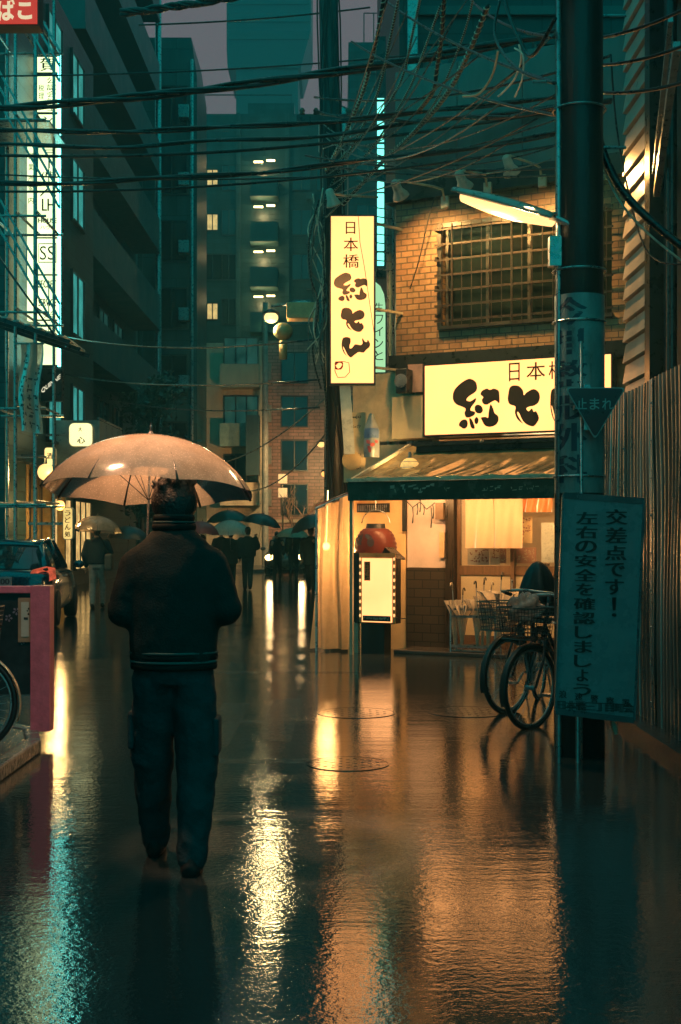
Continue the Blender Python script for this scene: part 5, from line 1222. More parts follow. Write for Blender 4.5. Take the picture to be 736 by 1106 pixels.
def hand(mb, wrist, fwd, up, s=1.0, side=1, curl=1.0):
    """palm, four bent fingers of different lengths and a thumb from the side of the palm, closing round a grip"""
    f = V(fwd).normalized(); u = (V(up)-f*V(up).dot(f)).normalized(); x = f.cross(u)*side; w0 = V(wrist)
    T = lambda a, b, c: w0 + f*a*s + x*b*s + u*c*s
    mb.tube([T(-.02,0,0), T(.03,0,0), T(.085,0,0), T(.095,0,0)], [.026*s,.034*s,.036*s,.02*s], 10)
    for k, (b, L) in enumerate(((-.030,.074),(-.010,.083),(.010,.077),(.029,.060))):
        p = T(.085,b,.0); a = 0; pts = [T(.06,b*.9,0), p]; d1 = .45
        for q in (.45,.32,.23):
            a += (.75 if q == .45 else .95)*curl; p = p + (f*math.cos(a) - u*math.sin(a))*L*q*s; pts.append(p)
        mb.tube(pts, [.011*s,.0105*s,.0098*s,.009*s,.0075*s], 8)
    mb.tube([T(.025,-.028,-.005), T(.05,-.045,-.02), T(.075,-.042,-.042), T(.092,-.03,-.05)], [.014*s,.012*s,.0105*s,.009*s], 8)
def person(label, loc, rz, H=1.72, arms=None, legs=None, top=(.02,.02,.02), bottom=(.03,.035,.04), vox=.022, bulk=1.0, hair_c=None, main=False, coat=False, shoes=(.015,.015,.015), collar=None, hem=None, group=None, lean=0.0, wr=.012):
    k = H/1.75; t = thing('person', label, 'person', loc, rz, group)
    S = lambda p: V(p)*k
    arms = arms or {}; legs = legs or {}
    la = arms.get('L', ((-.19,0,1.42),(-.25,-.03,1.13),(-.23,.06,.88))); ra = arms.get('R', ((.19,0,1.42),(.25,-.03,1.13),(.23,.06,.88)))
    ll = legs.get('L', ((-.09,0,.92),(-.10,.06,.50),(-.10,.0,.08))); rl = legs.get('R', ((.09,0,.92),(.10,.10,.52),(.10,.02,.08)))
    ln = lambda z: lean*max(0, z-.9)
    # body: one skin
    g = MB()
    ell_loft(g, [(S((0,ln(.9),.88)),.15*k,.10*k),(S((0,ln(1.1),1.1)),.14*k,.095*k),(S((0,ln(1.3),1.32)),.165*k,.11*k),(S((0,ln(1.42),1.43)),.13*k,.08*k)])
    g.tube([S((0,ln(1.4),1.40)),S((0,ln(1.5)+.01,1.50)),S((0,ln(1.58)+.02,1.58))], [.065*k,.055*k,.055*k], 14)
    hc = S((0,ln(1.64)+.03,1.635)); 
    for a in (la, ra): limb(g, [S(a[0])+V((0,0,-.045)), S(a[1]), S(a[2])], [.048*k,.042*k,.030*k], 10)
    for a in (ll, rl): limb(g, [S(p) for p in a], [.085*k,.058*k,.042*k], 10)
    g.ball(hc, (.075*k,.095*k,.115*k), 18, 14); g.ball(hc+S((0,.03,-.055)), (.055*k,.065*k,.06*k), 14, 10)
    g.ball(hc+S((0,.10,-.012)), (.014*k,.022*k,.026*k), 8, 6); 
    for s in (-1,1): g.ball(hc+S((s*.078,-.005,-.01)), (.012*k,.022*k,.032*k), 8, 6); g.ball(hc+S((s*.032,.088,.012)), (.016*k,.010*k,.008*k), 8, 6)
    g.ball(hc+S((0,.088,-.062)), (.024*k,.010*k,.008*k), 8, 6)
    ex = MB()
    for a, s in ((la,-1),(ra,1)):
        w0 = S(a[2]); d = (S(a[2])-S(a[1])).normalized(); gr = arms.get('grip'+('L' if s < 0 else 'R'))
        hand(ex, w0, d if not gr else V(gr), (0,0,1) if not gr and abs(d.z) < .8 else (s*-1 if not gr else 0, 0 if not gr else .0, 0 if not gr else 1) if not gr else V((-s,0,.2)), k, s, 1.0 if gr else .45)
    fuse(g, 'body', SKIN, t, min(vox, .014) if main else vox, 3, 0, ex)
    # hair
    g = MB(); g.ball(hc+S((0,-.018,.03)), (.088*k,.098*k,.105*k), 18, 14); g.ball(hc+S((0,-.05,-.035)), (.074*k,.055*k,.075*k), 14, 10)
    if main:
        g.ball(hc+S((0,-.012,.02)), (.106*k,.108*k,.108*k), 18, 14); g.obox(hc+S((0,-.02,.078)), (.135,.14,.06))
        rn = random.Random(6)
        for q in range(60):
            a, b = rn.uniform(0,6.28), rn.uniform(.0,1.15); d = V((math.sin(b)*math.cos(a), math.sin(b)*math.sin(a), math.cos(b))); c = hc+S((0,-.018,.03))+V((d.x*.098,d.y*.105,d.z*.108))
            g.tube([c-d*.02, c+d*.012, c+d*.026+V((rn.uniform(-.012,.012),rn.uniform(-.012,.012),.0))], [.02,.014,.005], 6)
    fuse(g, 'hair', hair_c or HAIRB, t, .009 if main else vox*.8, 2)
    # jacket
    g = MB(); B = bulk
    hz = .72 if coat else .93; nk = .045 if main else 0
    ell_loft(g, [(S((0,ln(hz),hz)),.185*k*B,.135*k*B),(S((0,ln(1.0),1.0)),.185*k*B,.135*k*B),(S((0,ln(1.15),1.15)),.195*k*B,.135*k*B),(S((0,ln(1.3),1.30)),.205*k*B,.130*k*B),(S((0,ln(1.40),1.405+nk*.4)),.19*k*B,.11*k*B),(S((0,ln(1.46)+.0,1.465+nk)),.112*k,.09*k),(S((0,ln(1.5)+.01,1.50+nk)),.08*k,.078*k)])
    for a in (la, ra):
        w_ = S(a[1])*.12+S(a[2])*.88
        limb(g, [S(a[0])+V((0,ln(1.42),-.035)), S(a[1]), w_], [.078*k*B,.076*k*B,.055*k*B], 14)
    fuse(g, 'jacket', mat('cloth_%s' % '_'.join(str(int(c*1000)) for c in top), top, .85, var=.2, scale=30, bump=.25, bscale=120, spec=.08), t, vox*.8, 10 if main else 4, wr, None)
    for nm, rings, cc in (('collar', collar, None), ('waistband', hem, None)):
        if rings:
            for z, rx, ry, h, cl in rings:
                g = MB(); pr = 28
                vsn_ = [(rx, -h/2), (rx+.004, 0), (rx, h/2)]
                g.grid(lambda i, j: S((0,ln(z),z))+V(((rx+.004*math.sin(math.pi*j))*k*math.cos(2*math.pi*i), (ry+.004*math.sin(math.pi*j))*k*math.sin(2*math.pi*i)+(.008 if nm == 'collar' else 0), (j-.5)*h*k)), pr, 3)
                g.v = [wmat(t) @ v for v in g.v]; g.build(nm, mat('rib_%d' % int(cl[1]*1000), cl, .85, var=.15, scale=60, spec=.1), t, smooth=True, solid=.006)
    # trousers
    g = MB(); ell_loft(g, [(S((0,0,.84)),.15*k,.11*k),(S((0,0,.90)),.172*k*B**.5,.125*k),(S((0,0,.98)),.165*k,.12*k)])
    fat = 1.22 if main else 1.0
    for a in (ll, rl): limb(g, [S((a[0][0]*.95,a[0][1],.86)), S(a[1]), S(a[2])+V((0,0,-.01))], [.094*k*(1.06 if main else 1),.080*k*fat,.062*k*(1.08 if main else 1)], 14)
    fuse(g, 'trousers', mat('trouser_%s' % '_'.join(str(int(c*1000)) for c in bottom), bottom, .85, var=.25, scale=14, bump=.35, bscale=50, spec=.1), t, vox*.8, 3, wr*1.4, None, .09)
    for a, sd in ((ll,-1),(rl,1)):
        an = S(a[2]); g = MB(); up_ = legs.get('heel'+('L' if sd < 0 else 'R'), 0); d = V((0,math.cos(up_),-math.sin(up_))); u = V((0,math.sin(up_),math.cos(up_)))
        base = an + u*(-.055*k)
        g.tube([base-d*.075*k+u*.0, base-d*.03*k+u*.01, base+d*.05*k+u*.0, base+d*.13*k-u*.006, base+d*.175*k-u*.01], [.034*k,.047*k,.046*k,.042*k,.022*k], 12); g.ball(base+u*.04*k-d*.02*k, (.043*k,.05*k,.05*k), 12, 8)
        fuse(g, 'shoe', mat('shoe_leather', shoes, .55, var=.2, spec=.15), t, vox*.6, 2)
    return t

# ------------------------------------------------------------------ umbrellas
def umbrella(label, apex, r, h, tilt=(0,0), m=None, n=8, shaft=.8, ribs=True, group=None, dark=False, crook=True, rot=0, sag=.05):
    t = thing('umbrella', label, 'umbrella', apex, 0, group); A = V(apex)
    Rm = MX.Rotation(tilt[0],3,'X') @ MX.Rotation(tilt[1],3,'Y') @ MX.Rotation(rot,3,'Z')
    TH_ = 2*math.atan2(h, r)*1.04
    def surf(th, q):
        ph = (th/(2*math.pi)*n) % 1; s = math.sin(math.pi*ph); rr = r*math.sin(q*TH_)/math.sin(TH_)*(1-sag*s*q**1.5); z = -h*(1-math.cos(q*TH_))/(1-math.cos(TH_))+.05*h*s*q**3
        return V((rr*math.cos(th), rr*math.sin(th), z))
    g = MB(); g.grid(lambda i, j: A + Rm @ surf(2*math.pi*i, max(j,.01)), n*8, 14); cn = g.build('canopy', m, t, smooth=True)
    RIB = mat('rib_dark', (.05,.045,.04), .3, metal=.5) if not dark else BLACK
    if ribs:
        for k in range(n):
            th = 2*math.pi*k/n; g = MB(); g.tube([A + Rm @ (surf(th, q/10*.999)+V((0,0,-.004))) for q in range(0,11)], [.0035]*9+[.005,.006], 6); g.build('rib', RIB, t, smooth=True)
            g = MB(); g.tube([A + Rm @ (surf(th,.5)+V((0,0,-.006))), A + Rm @ V((0,0,-h*1.12))], .0022, 5); g.build('stretcher', RIB, t)
    g = MB(); g.tube([A + Rm @ V((0,0,.05)), A + Rm @ V((0,0,-shaft))], .0055, 8); g.build('shaft', METALG if not dark else BLACK, t)
    g = MB(); g.lathe([(.004,.06),(.007,.02),(.018,.004),(.02,-.004)], A, 12, Rm); g.build('ferrule', BLACK, t)
    e = A + Rm @ V((0,0,-shaft)); dn = (Rm @ V((0,0,-1)))
    g = MB(); 
    if crook: g.tube([e-dn*.06, e+dn*.04]+[e+dn*(.04+.04*math.sin(a*.45))+V((.04-.04*math.cos(a*.45),0,0)) for a in range(1,8)], .0105, 8)
    else: g.tube([e-dn*.06, e+dn*.05], .014, 10)
    g.build('handle', BLACK, t, smooth=True); return t

# the man in front
feetY = 5.8
M0 = P(188,945,5.80); M0.z = 0; mx = M0.x
man = person('man seen from behind in a dark striped-hem jacket and jeans, walking, nearest the camera', (mx, 5.8, 0), 0, 1.745,
    arms={'L': ((-.165,-.005,1.405),(-.215,-.02,1.165),(-.085,.22,1.19)), 'R': ((.165,-.005,1.405),(.232,-.02,1.175),(.04,.25,1.22)), 'gripL': (.8,.4,.1), 'gripR': (-.35,.75,.3)},
    legs={'L': ((-.09,0,.92),(-.115,.12,.50),(-.125,.30,.085)), 'R': ((.09,0,.92),(.105,.02,.48),(.085,-.06,.075))},
    top=(.019,.025,.024), bottom=(.030,.045,.050), vox=.017, bulk=1.06, main=True, wr=.02,
    collar=[(1.540,.096,.094,.030,(.008,.012,.012)),(1.562,.093,.091,.011,(.045,.07,.067)),(1.580,.090,.089,.024,(.008,.012,.012)),(1.592,.088,.087,.007,(.04,.06,.058))],
    hem=[(.922,.192,.141,.03,(.008,.012,.012)),(.942,.194,.143,.014,(.07,.11,.105)),(.962,.195,.144,.028,(.008,.012,.012)),(.982,.197,.145,.012,(.06,.095,.09))])
g = MB(MX.Translation(V((mx,5.8,0)))); g.obox((-.198,.10,.62),(.03,.15,.17)); g.build('cargo_pocket', mat('trouser_30_45_50'), man, bevel=.012); g = MB(MX.Translation(V((mx,5.8,0)))); g.obox((.19,.03,.60),(.03,.15,.17)); g.build('cargo_pocket', mat('trouser_30_45_50'), man, bevel=.012)
VINYL = film('wet_vinyl_canopy', (.95,.72,.50), .54, .55, .12, .22, 95)
ap = P(163,470.5,6.12)
umbrella('big clear vinyl umbrella glowing peach, held by the man in the striped-hem jacket', ap, .505, .275, (R(-6),R(1)), VINYL, 8, .86, rot=R(22.5), sag=.045)
# ------------------------------------------------------------------ other walkers
def holding(side, hx, hy, hz): return None
p = G(105,657)
person('man in a dark jacket and pale trousers with a shoulder bag, walking away', (p.x,p.y,0), R(4), 1.70,
    arms={'R': ((.19,0,1.42),(.27,.02,1.18),(.16,.24,1.28)), 'gripR': (-.2,.8,.3)}, legs={'L': ((-.09,0,.92),(-.09,.02,.5),(-.09,-.03,.08)), 'R': ((.09,0,.92),(.10,.16,.52),(.09,.22,.10)),}, top=(.03,.045,.05), bottom=(.30,.25,.22), vox=.024, bulk=1.08)
g = MB(); q = P(118,607,p.y-.05); g.obox(q, (.16,.22,.34)); bg = thing('shoulder_bag', 'brown shoulder bag at the right hip of the man in pale trousers', 'bag', q); g.build('pouch', mat('brown_bag', (.10,.07,.05), .5), bg, bevel=.04)
g = MB(); g.tube([q+V((0,0,.16)), q+V((-.10,-.10,.42)), q+V((-.24,-.12,.62)), q+V((-.36,.02,.66))], .018, 6); g.build('strap', BLACK, bg)
umbrella('peach clear umbrella with pale panels held by the man in pale trousers', P(106,557,p.y+.2), .52, .34, (R(-4),R(3)), film('peach_clear', (.62,.44,.32), .72, .6, .15, .3), 8, .8, rot=.2)
p2 = V((-4.85, 32.5, 0))
person('person in dark clothes walking ahead of the man in pale trousers, half hidden by him', tuple(p2), 0, 1.66, arms={'R': ((.19,0,1.42),(.26,.03,1.18),(.12,.24,1.25)), 'gripR': (-.2,.8,.3)}, top=(.03,.04,.045), bottom=(.03,.03,.035), vox=.03)
umbrella('dark umbrella just left of the man in the striped-hem jacket', P(140,568,31), .52, .32, (0,R(4)), mat('dark_nylon', (.015,.022,.024), .4, var=.2), 8, .8, dark=True)
p3 = G(268,637)
person('person in a teal-dark coat walking under a dark umbrella in the middle of the street', (p3.x,p3.y,0), R(8), 1.72,
    arms={'R': ((.19,0,1.42),(.27,.05,1.2),(.22,.12,1.46)), 'gripR': (0,.5,.8)}, legs={'L': ((-.09,0,.92),(-.08,.10,.52),(-.07,.12,.08)), 'R': ((.09,0,.92),(.07,-.02,.5),(.05,-.16,.11))}, top=(.025,.045,.045), bottom=(.025,.05,.052), vox=.026, bulk=1.22)
umbrella('dark umbrella tilted to the right over the person in the teal-dark coat', P(285,555,p3.y+.1), .56, .32, (0,R(12)), mat('dark_nylon'), 8, .8, dark=True)
p4 = G(256,634)
person('person in a dark coat just left of the one in the teal-dark coat', (p4.x-.12,p4.y-.6,0), R(5), 1.64, legs={'L': ((-.09,0,.92),(-.09,.02,.5),(-.09,-.02,.08)), 'R': ((.09,0,.92),(.08,.12,.52),(.08,.10,.08))}, arms={'R': ((.19,0,1.42),(.26,.05,1.16),(.08,.22,1.22)), 'gripR': (-.2,.8,.3)}, top=(.028,.04,.042), bottom=(.03,.035,.04), vox=.028, coat=True, bulk=1.15)
umbrella('white panelled umbrella in front of the walking pair', P(248,561.5,p4.y-.9), .58, .42, (R(3),R(-2)), film('white_vinyl', (.90,.86,.74), .9, .5, .2, .15), 8, .8)
umbrella('large dark green umbrella behind the white panelled umbrella', P(246,551,38.5), .66, .36, (0,R(-3)), mat('green_nylon', (.012,.035,.030), .4, var=.2), 8, .85, dark=True)
person('person in dark clothes under the large dark green umbrella, hidden by the white one', (P(246,551,38.5).x-.2,38.6,0), 0, 1.7, arms={'R': ((.19,0,1.42),(.26,.03,1.2),(.2,.1,1.35)), 'gripR': (0,.5,.8)}, top=(.03,.04,.045), bottom=(.03,.03,.035), vox=.03)
umbrella('small dull red umbrella behind the shoulder of the man in the striped-hem jacket', P(219,563,33), .46, .32, (0,R(6)), mat('red_nylon', (.20,.035,.04), .45, var=.2), 8, .8, dark=True)
person('short person under the dull red umbrella', (P(221,563,33).x-.05,33.1,0), R(-6), 1.5, top=(.04,.03,.04), bottom=(.03,.03,.035), vox=.03, arms={'R': ((.19,0,1.42),(.26,.03,1.2),(.12,.2,1.35)), 'gripR': (0,.5,.8)})
p5 = G(336,639)
person('person in a dark long coat walking along the plastic curtain with a dark umbrella', (p5.x,p5.y,0), R(170), 1.72,
    arms={'L': ((-.19,0,1.42),(-.27,.03,1.2),(-.14,.22,1.34)), 'gripL': (.2,.8,.4)}, legs={'L': ((-.09,0,.92),(-.08,.08,.5),(-.08,.02,.08)), 'R': ((.09,0,.92),(.08,.0,.5),(.08,-.14,.10))}, top=(.035,.04,.038), bottom=(.03,.03,.03), vox=.026, coat=True, bulk=1.15)
umbrella('dark umbrella tilted left beside the plastic curtain', P(333,556.5,p5.y-.2), .58, .36, (0,R(-17)), mat('dark_nylon2', (.03,.034,.033), .35, var=.25), 8, .8, dark=True)
p6 = V((-1.55, 44.5, 0))
person('hunched walker silhouetted against the headlights, left of two', (-2.15,44.2,0), R(12), 1.62, top=(.03,.03,.03), bottom=(.03,.03,.03), vox=.03, lean=.25)
person('taller walker silhouetted against the headlights, under the pale umbrella', (-1.62,44.6,0), R(-5), 1.74, top=(.03,.03,.03), bottom=(.03,.03,.03), vox=.03, arms={'R': ((.19,0,1.42),(.27,.05,1.2),(.15,.2,1.36)), 'gripR': (0,.5,.8)})
umbrella('pale cream umbrella held before the car headlights', P(317,570,44.3), .60, .34, (0,R(3)), film('cream_vinyl', (.75,.62,.42), .9, .55, .2, .1), 8, .8)

# ------------------------------------------------------------------ cars
def car(label, loc, rz, paint, L=4.3, Wd=1.7, H=1.42, lamps=0.0, seed=0):
    t = thing('parked_car' if not lamps else 'car', label, 'car', loc, rz); M_ = wmat(t)
    hw = Wd/2
    # stations from tail (-y) to nose (+y): y, floor, belt, half width
    st = [(-.5,.42,.78,.80),(-.49,.30,.90,.90),(-.44,.24,.97,.96),(-.30,.20,.98,1.0),(-.1,.19,.95,1.0),(.12,.19,.93,1.0),(.28,.20,.90,.99),(.40,.22,.84,.95),(.47,.26,.74,.88),(.5,.36,.62,.80)]
    rings = []
    for y, zf, zb_, wf in st:
        w_ = hw*wf; y *= L
        rings.append([(-w_*.9,zf),(-w_*.99,zf+.10),(-w_,(zf+zb_)/2),(-w_*.965,zb_-.05),(-w_*.88,zb_),(0,zb_+.02),(w_*.88,zb_),(w_*.965,zb_-.05),(w_,(zf+zb_)/2),(w_*.99,zf+.10),(w_*.9,zf),(0,zf-.02)])
    n = 12; vs = []; 
    for (y, *_), rg in zip(st, rings): vs += [(x, y*L, z) for x, z in rg]
    fs = [(i*n+k, i*n+(k+1)%n, (i+1)*n+(k+1)%n, (i+1)*n+k) for i in range(len(st)-1) for k in range(n)] + [tuple(range(n-1,-1,-1)), tuple((len(st)-1)*n+k for k in range(n))]
    g = MB(M_); g.add(vs, fs); bd = g.build('body', paint, t, smooth=True); md = bd.modifiers.new('sub', 'SUBSURF'); md.levels = md.render_levels = 2
    # greenhouse: y, z, half width
    gh = [(-.455,.95,.80),(-.33,H-.10,.66),(-.26,H-.03,.64),(-.08,H,.635),(.08,H-.04,.62),(.25,.94,.76)]
    def ghp(i, s, top):
        y, z, w_ = gh[i]; return V((s*hw*w_/.80*.80, y*L, z))
    g = MB(M_); vs = []; base = [(-.455,.93),(-.36,.955),(-.26,.955),(-.08,.95),(.08,.945),(.25,.92)]
    for (y, z, w_), (yb_, zb_) in zip(gh, base): vs += [(-hw*.86,yb_*L,zb_-.03),(-hw*w_*1.0,y*L,z),(0,y*L,z+.02),(hw*w_,y*L,z),(hw*.86,yb_*L,zb_-.03)]
    fs = [(i*5+k, i*5+k+1, (i+1)*5+k+1, (i+1)*5+k) for i in range(5) for k in range(4)]
    g.add(vs, fs); g.build('glasshouse', mat('car_glass', (.012,.018,.02), .05, var=.2, spec=.8), t, smooth=True)
    g = MB(M_); vs = []
    for (y, z, w_) in gh[1:5]: vs += [(-hw*w_*1.02,y*L,z+.004),(-hw*w_*.6,y*L,z+.022),(0,y*L,z+.034),(hw*w_*.6,y*L,z+.022),(hw*w_*1.02,y*L,z+.004)]
    g.add(vs, [(i*5+k, i*5+k+1, (i+1)*5+k+1, (i+1)*5+k) for i in range(3) for k in range(4)]); g.build('roof', paint, t, smooth=True, solid=.012)
    for s in (-1,1):
        g = MB(M_)
        for (y0, z0, w0), (y1, z1, w1) in (((-.455,.94,.83),(-.33,H-.095,.67)),((.25,.93,.80),(.08,H-.03,.63)),((-.06,.95,.865),(-.07,H-.01,.645))): g.bar((s*hw*w0,y0*L,z0),(s*hw*w1,y1*L,z1),.075,.05,(0,1,0))
        g.tube([(s*hw*.67,-.33*L,H-.09),(s*hw*.65,-.26*L,H-.02),(s*hw*.645,-.08*L,H+.01),(s*hw*.63,.08*L,H-.03)], .03, 8); g.build('pillar', paint, t, smooth=True)
        g = MB(M_); g.ball((s*(hw+.10),.19*L,.98), (.10,.06,.07), 12, 8); g.build('mirror', paint, t, smooth=True)
        g = MB(M_); g.box(s*hw*1.0-.012 if s < 0 else s*hw*1.0-.012, s*hw+.012, -.10*L,-.04*L,.80,.83); g.build('handle', METALG, t)
        for yy in (-.315,.305):
            c = V((s*(hw-.10),yy*L,.31)); rot = MX.Rotation(R(90),3,'Y'); g = MB(M_); g.lathe([(.19,-.09),(.29,-.10),(.31,-.06),(.31,.06),(.29,.10),(.19,.09)], c, 26, rot); wh = g.build('wheel', BLACK, t, smooth=True)
            g = MB(M_); g.lathe([(0,.06*s),(.08,.07*s),(.185,.085*s),(.2,.07*s)], c, 20, rot)
            g.build('rim', METALG, wh, smooth=True)
        yb_ = -.468*L; g = MB(M_); g.add([(s*hw*.46,yb_-.075,.76),(s*hw*.90,yb_+.0,.76),(s*hw*1.01,yb_+.20,.80),(s*hw*.985,yb_+.22,.97),(s*hw*.86,yb_-.01,1.0),(s*hw*.62,yb_-.07,.95)], [(0,1,2,3,4,5)])
        g.build('tail_light', lit('red_tail_lens', (.62,.10,.045), .8, var=.5, scale=14), t, solid=.03)
        g = MB(M_); g.ball((s*hw*.72,.478*L,.66), (.19,.08,.12) if lamps else (.14,.07,.075), 14, 8); g.build('headlight', lit('headlight_on', (1,.60,.22), 12, var=.02) if lamps else mat('headlight_glass', (.5,.5,.5), .1), t, smooth=True)
        if lamps: light('SPOT', 'beam', t, M_ @ V((s*hw*.72,.478*L+.12,.66)), lamps, (1,.66,.30), .1, M_ @ V((s*hw*.72,.478*L+9,.35)), 70, .9)
    g = MB(M_); g.tube([(-hw*.93,-.475*L,.52),(-hw*.6,-.508*L,.52),(0,-.517*L,.52),(hw*.6,-.508*L,.52),(hw*.93,-.475*L,.52)], .07, 10); g.build('bumper', paint, t, smooth=True)
    g = MB(M_); g.box(-.2,.2,-.515*L-.035,-.515*L+.02,.70,.84); pl_ = g.build('number_plate', mat('pale_pink_plate', (.42,.22,.22), .4), t)
    lt = MB(M_); put(lt, 'E・00', -.17,.725,.17,.815, lambda x, y: V((x,-.515*L-.038,y)), .03); lt.build('lettering', mat('plate_ink', (.12,.02,.03), .5), pl_)
    return t
NAVY = mat('dark_blue_car_paint', (.012,.035,.06), .14, metal=.2, var=.3, scale=30, coat=1)
car('dark blue car parked at the left kerb, red tail light facing us', (-5.6,22.6,0), R(5.5), NAVY, 4.2, 1.68, 1.42)
car('car with dazzling headlights facing us at the junction', (-2.05,50.5,0), R(180), mat('dim_car_paint', (.10,.09,.08), .3), 4.0, 1.65, 1.45, lamps=30)

# ------------------------------------------------------------------ bicycles
def bicycle(label, loc, rz, steer=0, basket=True, cover=False, fend=METALG, framec=(.03,.035,.04)):
    t = thing('bicycle', label, 'bicycle', loc, rz); M_ = wmat(t); r = .315
    fc, rc = V((0,.0,r)), V((0,1.06,r))                                   # nose towards -y
    Rs = MX.Rotation(steer,3,'Z'); FRM = mat('bike_frame_%d' % int(framec[0]*1000), framec, .3, metal=.3)
    def wheel(c, rot):
        g = MB(M_); g.tube([c+rot @ V((0,r*math.cos(a*math.pi/20),r*math.sin(a*math.pi/20))) for a in range(41)], .019, 8, False); wh = g.build('wheel', BLACK, t, smooth=True)
        g = MB(M_); g.tube([c+rot @ V((0,(r-.026)*math.cos(a*math.pi/20),(r-.026)*math.sin(a*math.pi/20))) for a in range(41)], .009, 6, False); g.build('rim', METALG, wh, smooth=True)
        g = MB(M_)
        for k in range(32): a = k*math.pi/16; s = .03 if k % 2 else -.03; g.tube([c+rot @ V((s,.02*math.cos(a+1),.02*math.sin(a+1))), c+rot @ V((0,(r-.03)*math.cos(a),(r-.03)*math.sin(a)))], .0016, 4)
        g.tube([c+rot @ V((-.045,0,0)), c+rot @ V((.045,0,0))], .018, 10); g.build('spokes', METALG, wh)
    ax = V((0,.20,0)); hd = V((0,.22,.88))
    def fs(p): return Rs @ (V(p)-V((0,.14,0)))+V((0,.14,0))
    wheel(fs(fc), Rs); wheel(rc, MX.Identity(3))
    g = MB(M_); bb = V((0,.62,.28)); stt = V((0,.82,.72)); g.tube([hd+V((0,-.02,-.18)), bb+V((0,-.05,.05)), bb], .02, 10); g.tube([hd+V((0,-.01,-.10)), V((0,.5,.50)), bb+(stt-bb)*.35], .017, 10); g.tube([bb, stt], .017, 10)
    for s in (-1,1): g.tube([bb+V((s*.03,0,0)), rc+V((s*.055,0,0))], .010, 8); g.tube([stt+V((s*.02,0,-.08)), rc+V((s*.055,0,0))], .009, 8)
    g.build('frame', FRM, t, smooth=True)
    g = MB(M_); 
    for s in (-1,1): g.tube([fs(fc+V((s*.05,0,0))), fs(V((s*.05,.10,.52))), fs(V((s*.02,.16,.70)))], .011, 8)
    g.tube([fs((0,.16,.70)), fs(hd+V((0,0,.0))), fs(hd+V((0,.02,.14)))], .016, 8); g.build('fork', FRM, t, smooth=True)
    g = MB(M_); g.tube([fs((-.29,.42,.98)), fs((-.26,.26,1.01)), fs((-.05,.20,1.03)), fs((.05,.20,1.03)), fs((.26,.26,1.01)), fs((.29,.42,.98))], .011, 8); hb = g.build('handlebar', METALG, t, smooth=True)
    g = MB(M_)
    for s in (-1,1): g.tube([fs((s*.27,.32,1.0)), fs((s*.29,.44,.975))], .017, 10)
    g.build('grip', BLACK, hb, smooth=True)
    for c, rot, a0, a1 in ((fs(fc),Rs,55,200),(rc,MX.Identity(3),-20,150)):
        g = MB(M_); rr = r+.035
        g.grid(lambda i, j: c+rot @ V(((j-.5)*.05, rr*math.cos(R(a0+(a1-a0)*i)), rr*math.sin(R(a0+(a1-a0)*i))-.008*(2*j-1)**2)), 20, 4); g.build('mudguard', fend, t, smooth=True, solid=.002)
    g = MB(M_); g.ball((0,.86,.82), (.10,.15,.045), 14, 8); g.ball((0,.74,.82), (.045,.12,.035), 12, 8); g.tube([stt, V((0,.84,.80))], .013, 8); g.build('saddle', BLACK, t, smooth=True)
    g = MB(M_)
    for s, a in ((1,.5),(-1,math.pi+.5)): g.tube([bb+V((s*.05,0,0)), bb+V((s*.07,.16*math.cos(a),.16*math.sin(a)))], .010, 6); g.obox(bb+V((s*.12,.16*math.cos(a),.16*math.sin(a))), (.09,.07,.022))
    g.lathe([(.02,-.004),(.09,-.004),(.09,.004),(.02,.004)], bb+V((.04,0,0)), 24, MX.Rotation(R(90),3,'Y')); g.build('crankset', METALG, t)
    if basket:
        g = MB(M_); x0, x1, y0, y1, z0, z1 = -.17,.17,-.20,.10,.70,.94
        def bk(p): x, y, z = p; k = .82+.18*(z-z0)/(z1-z0); return fs((x*k, (y+.05)*k-.05, z))
        for k in range(9):
            z = z0+(z1-z0)*k/8; g.tube([bk(q) for q in ((x0,y0,z),(x1,y0,z),(x1,y1,z),(x0,y1,z),(x0,y0,z))], .003 if k not in (0,8) else .006, 5)
        for k in range(11):
            x = x0+(x1-x0)*k/10
            for y in (y0,y1): g.tube([bk((x,y,z0)), bk((x,y,z1))], .0025, 4)
            g.tube([bk((x,y0,z0)), bk((x,y1,z0))], .0025, 4)
        for k in range(1,9):
            y = y0+(y1-y0)*k/9
            for x in (x0,x1): g.tube([bk((x,y,z0)), bk((x,y,z1))], .0025, 4)
        g.build('basket', mat('basket_wire', (.10,.10,.10), .3, metal=.8), t)
    if cover:
        g = MB(M_); 
        def cv(i, j):
            a = 2*math.pi*i; q = math.sin(min(1,j*1.1+.02)*math.pi/2)**.7; w_ = (1+.06*math.sin(5*a+2)+.04*math.sin(9*a)); return V((.19*q*w_*math.cos(a), 1.08+.17*q*w_*math.sin(a)-.06*(1-j), 1.26-.50*j**1.2))
        g.grid(cv, 32, 14); g.build('seat_cover', mat('black_rain_cover', (.010,.010,.011), .5, bump=.5, bscale=12), t, smooth=True)
        g = MB(M_); g.box(-.13,.13,.92,1.22,.70,.74); g.tube([(0,1.06,.34),(0.05,1.06,.7)], .01, 6); g.build('carrier', METALG, t)
    g = MB(M_); g.tube([rc+V((-.07,0,0)), V((-.12,1.10,.0))], .010, 6); g.tube([rc+V((.07,0,0)), V((.12,1.10,.0))], .010, 6); g.build('stand', METALG, t)
    return t
q = G(574,787); bicycle('nearer dark bicycle with a pale bag in its wire basket, parked beside the near pole', (q.x+.02,q.y+.0,0), R(-33), R(-13), True, False, BLACK)
q = G(556,771); bicycle('further dark bicycle with a black rain cover over its rear seat, beside the near pole', (q.x+.0,q.y+.05,0), R(-20), R(-24), True, True, BLACK, (.05,.03,.03))
bg = thing('plastic_bag', 'crumpled pale plastic bag lying in the basket of the nearer bicycle', 'bag', P(567,658,10.2)); g = MB(); rn = random.Random(3)
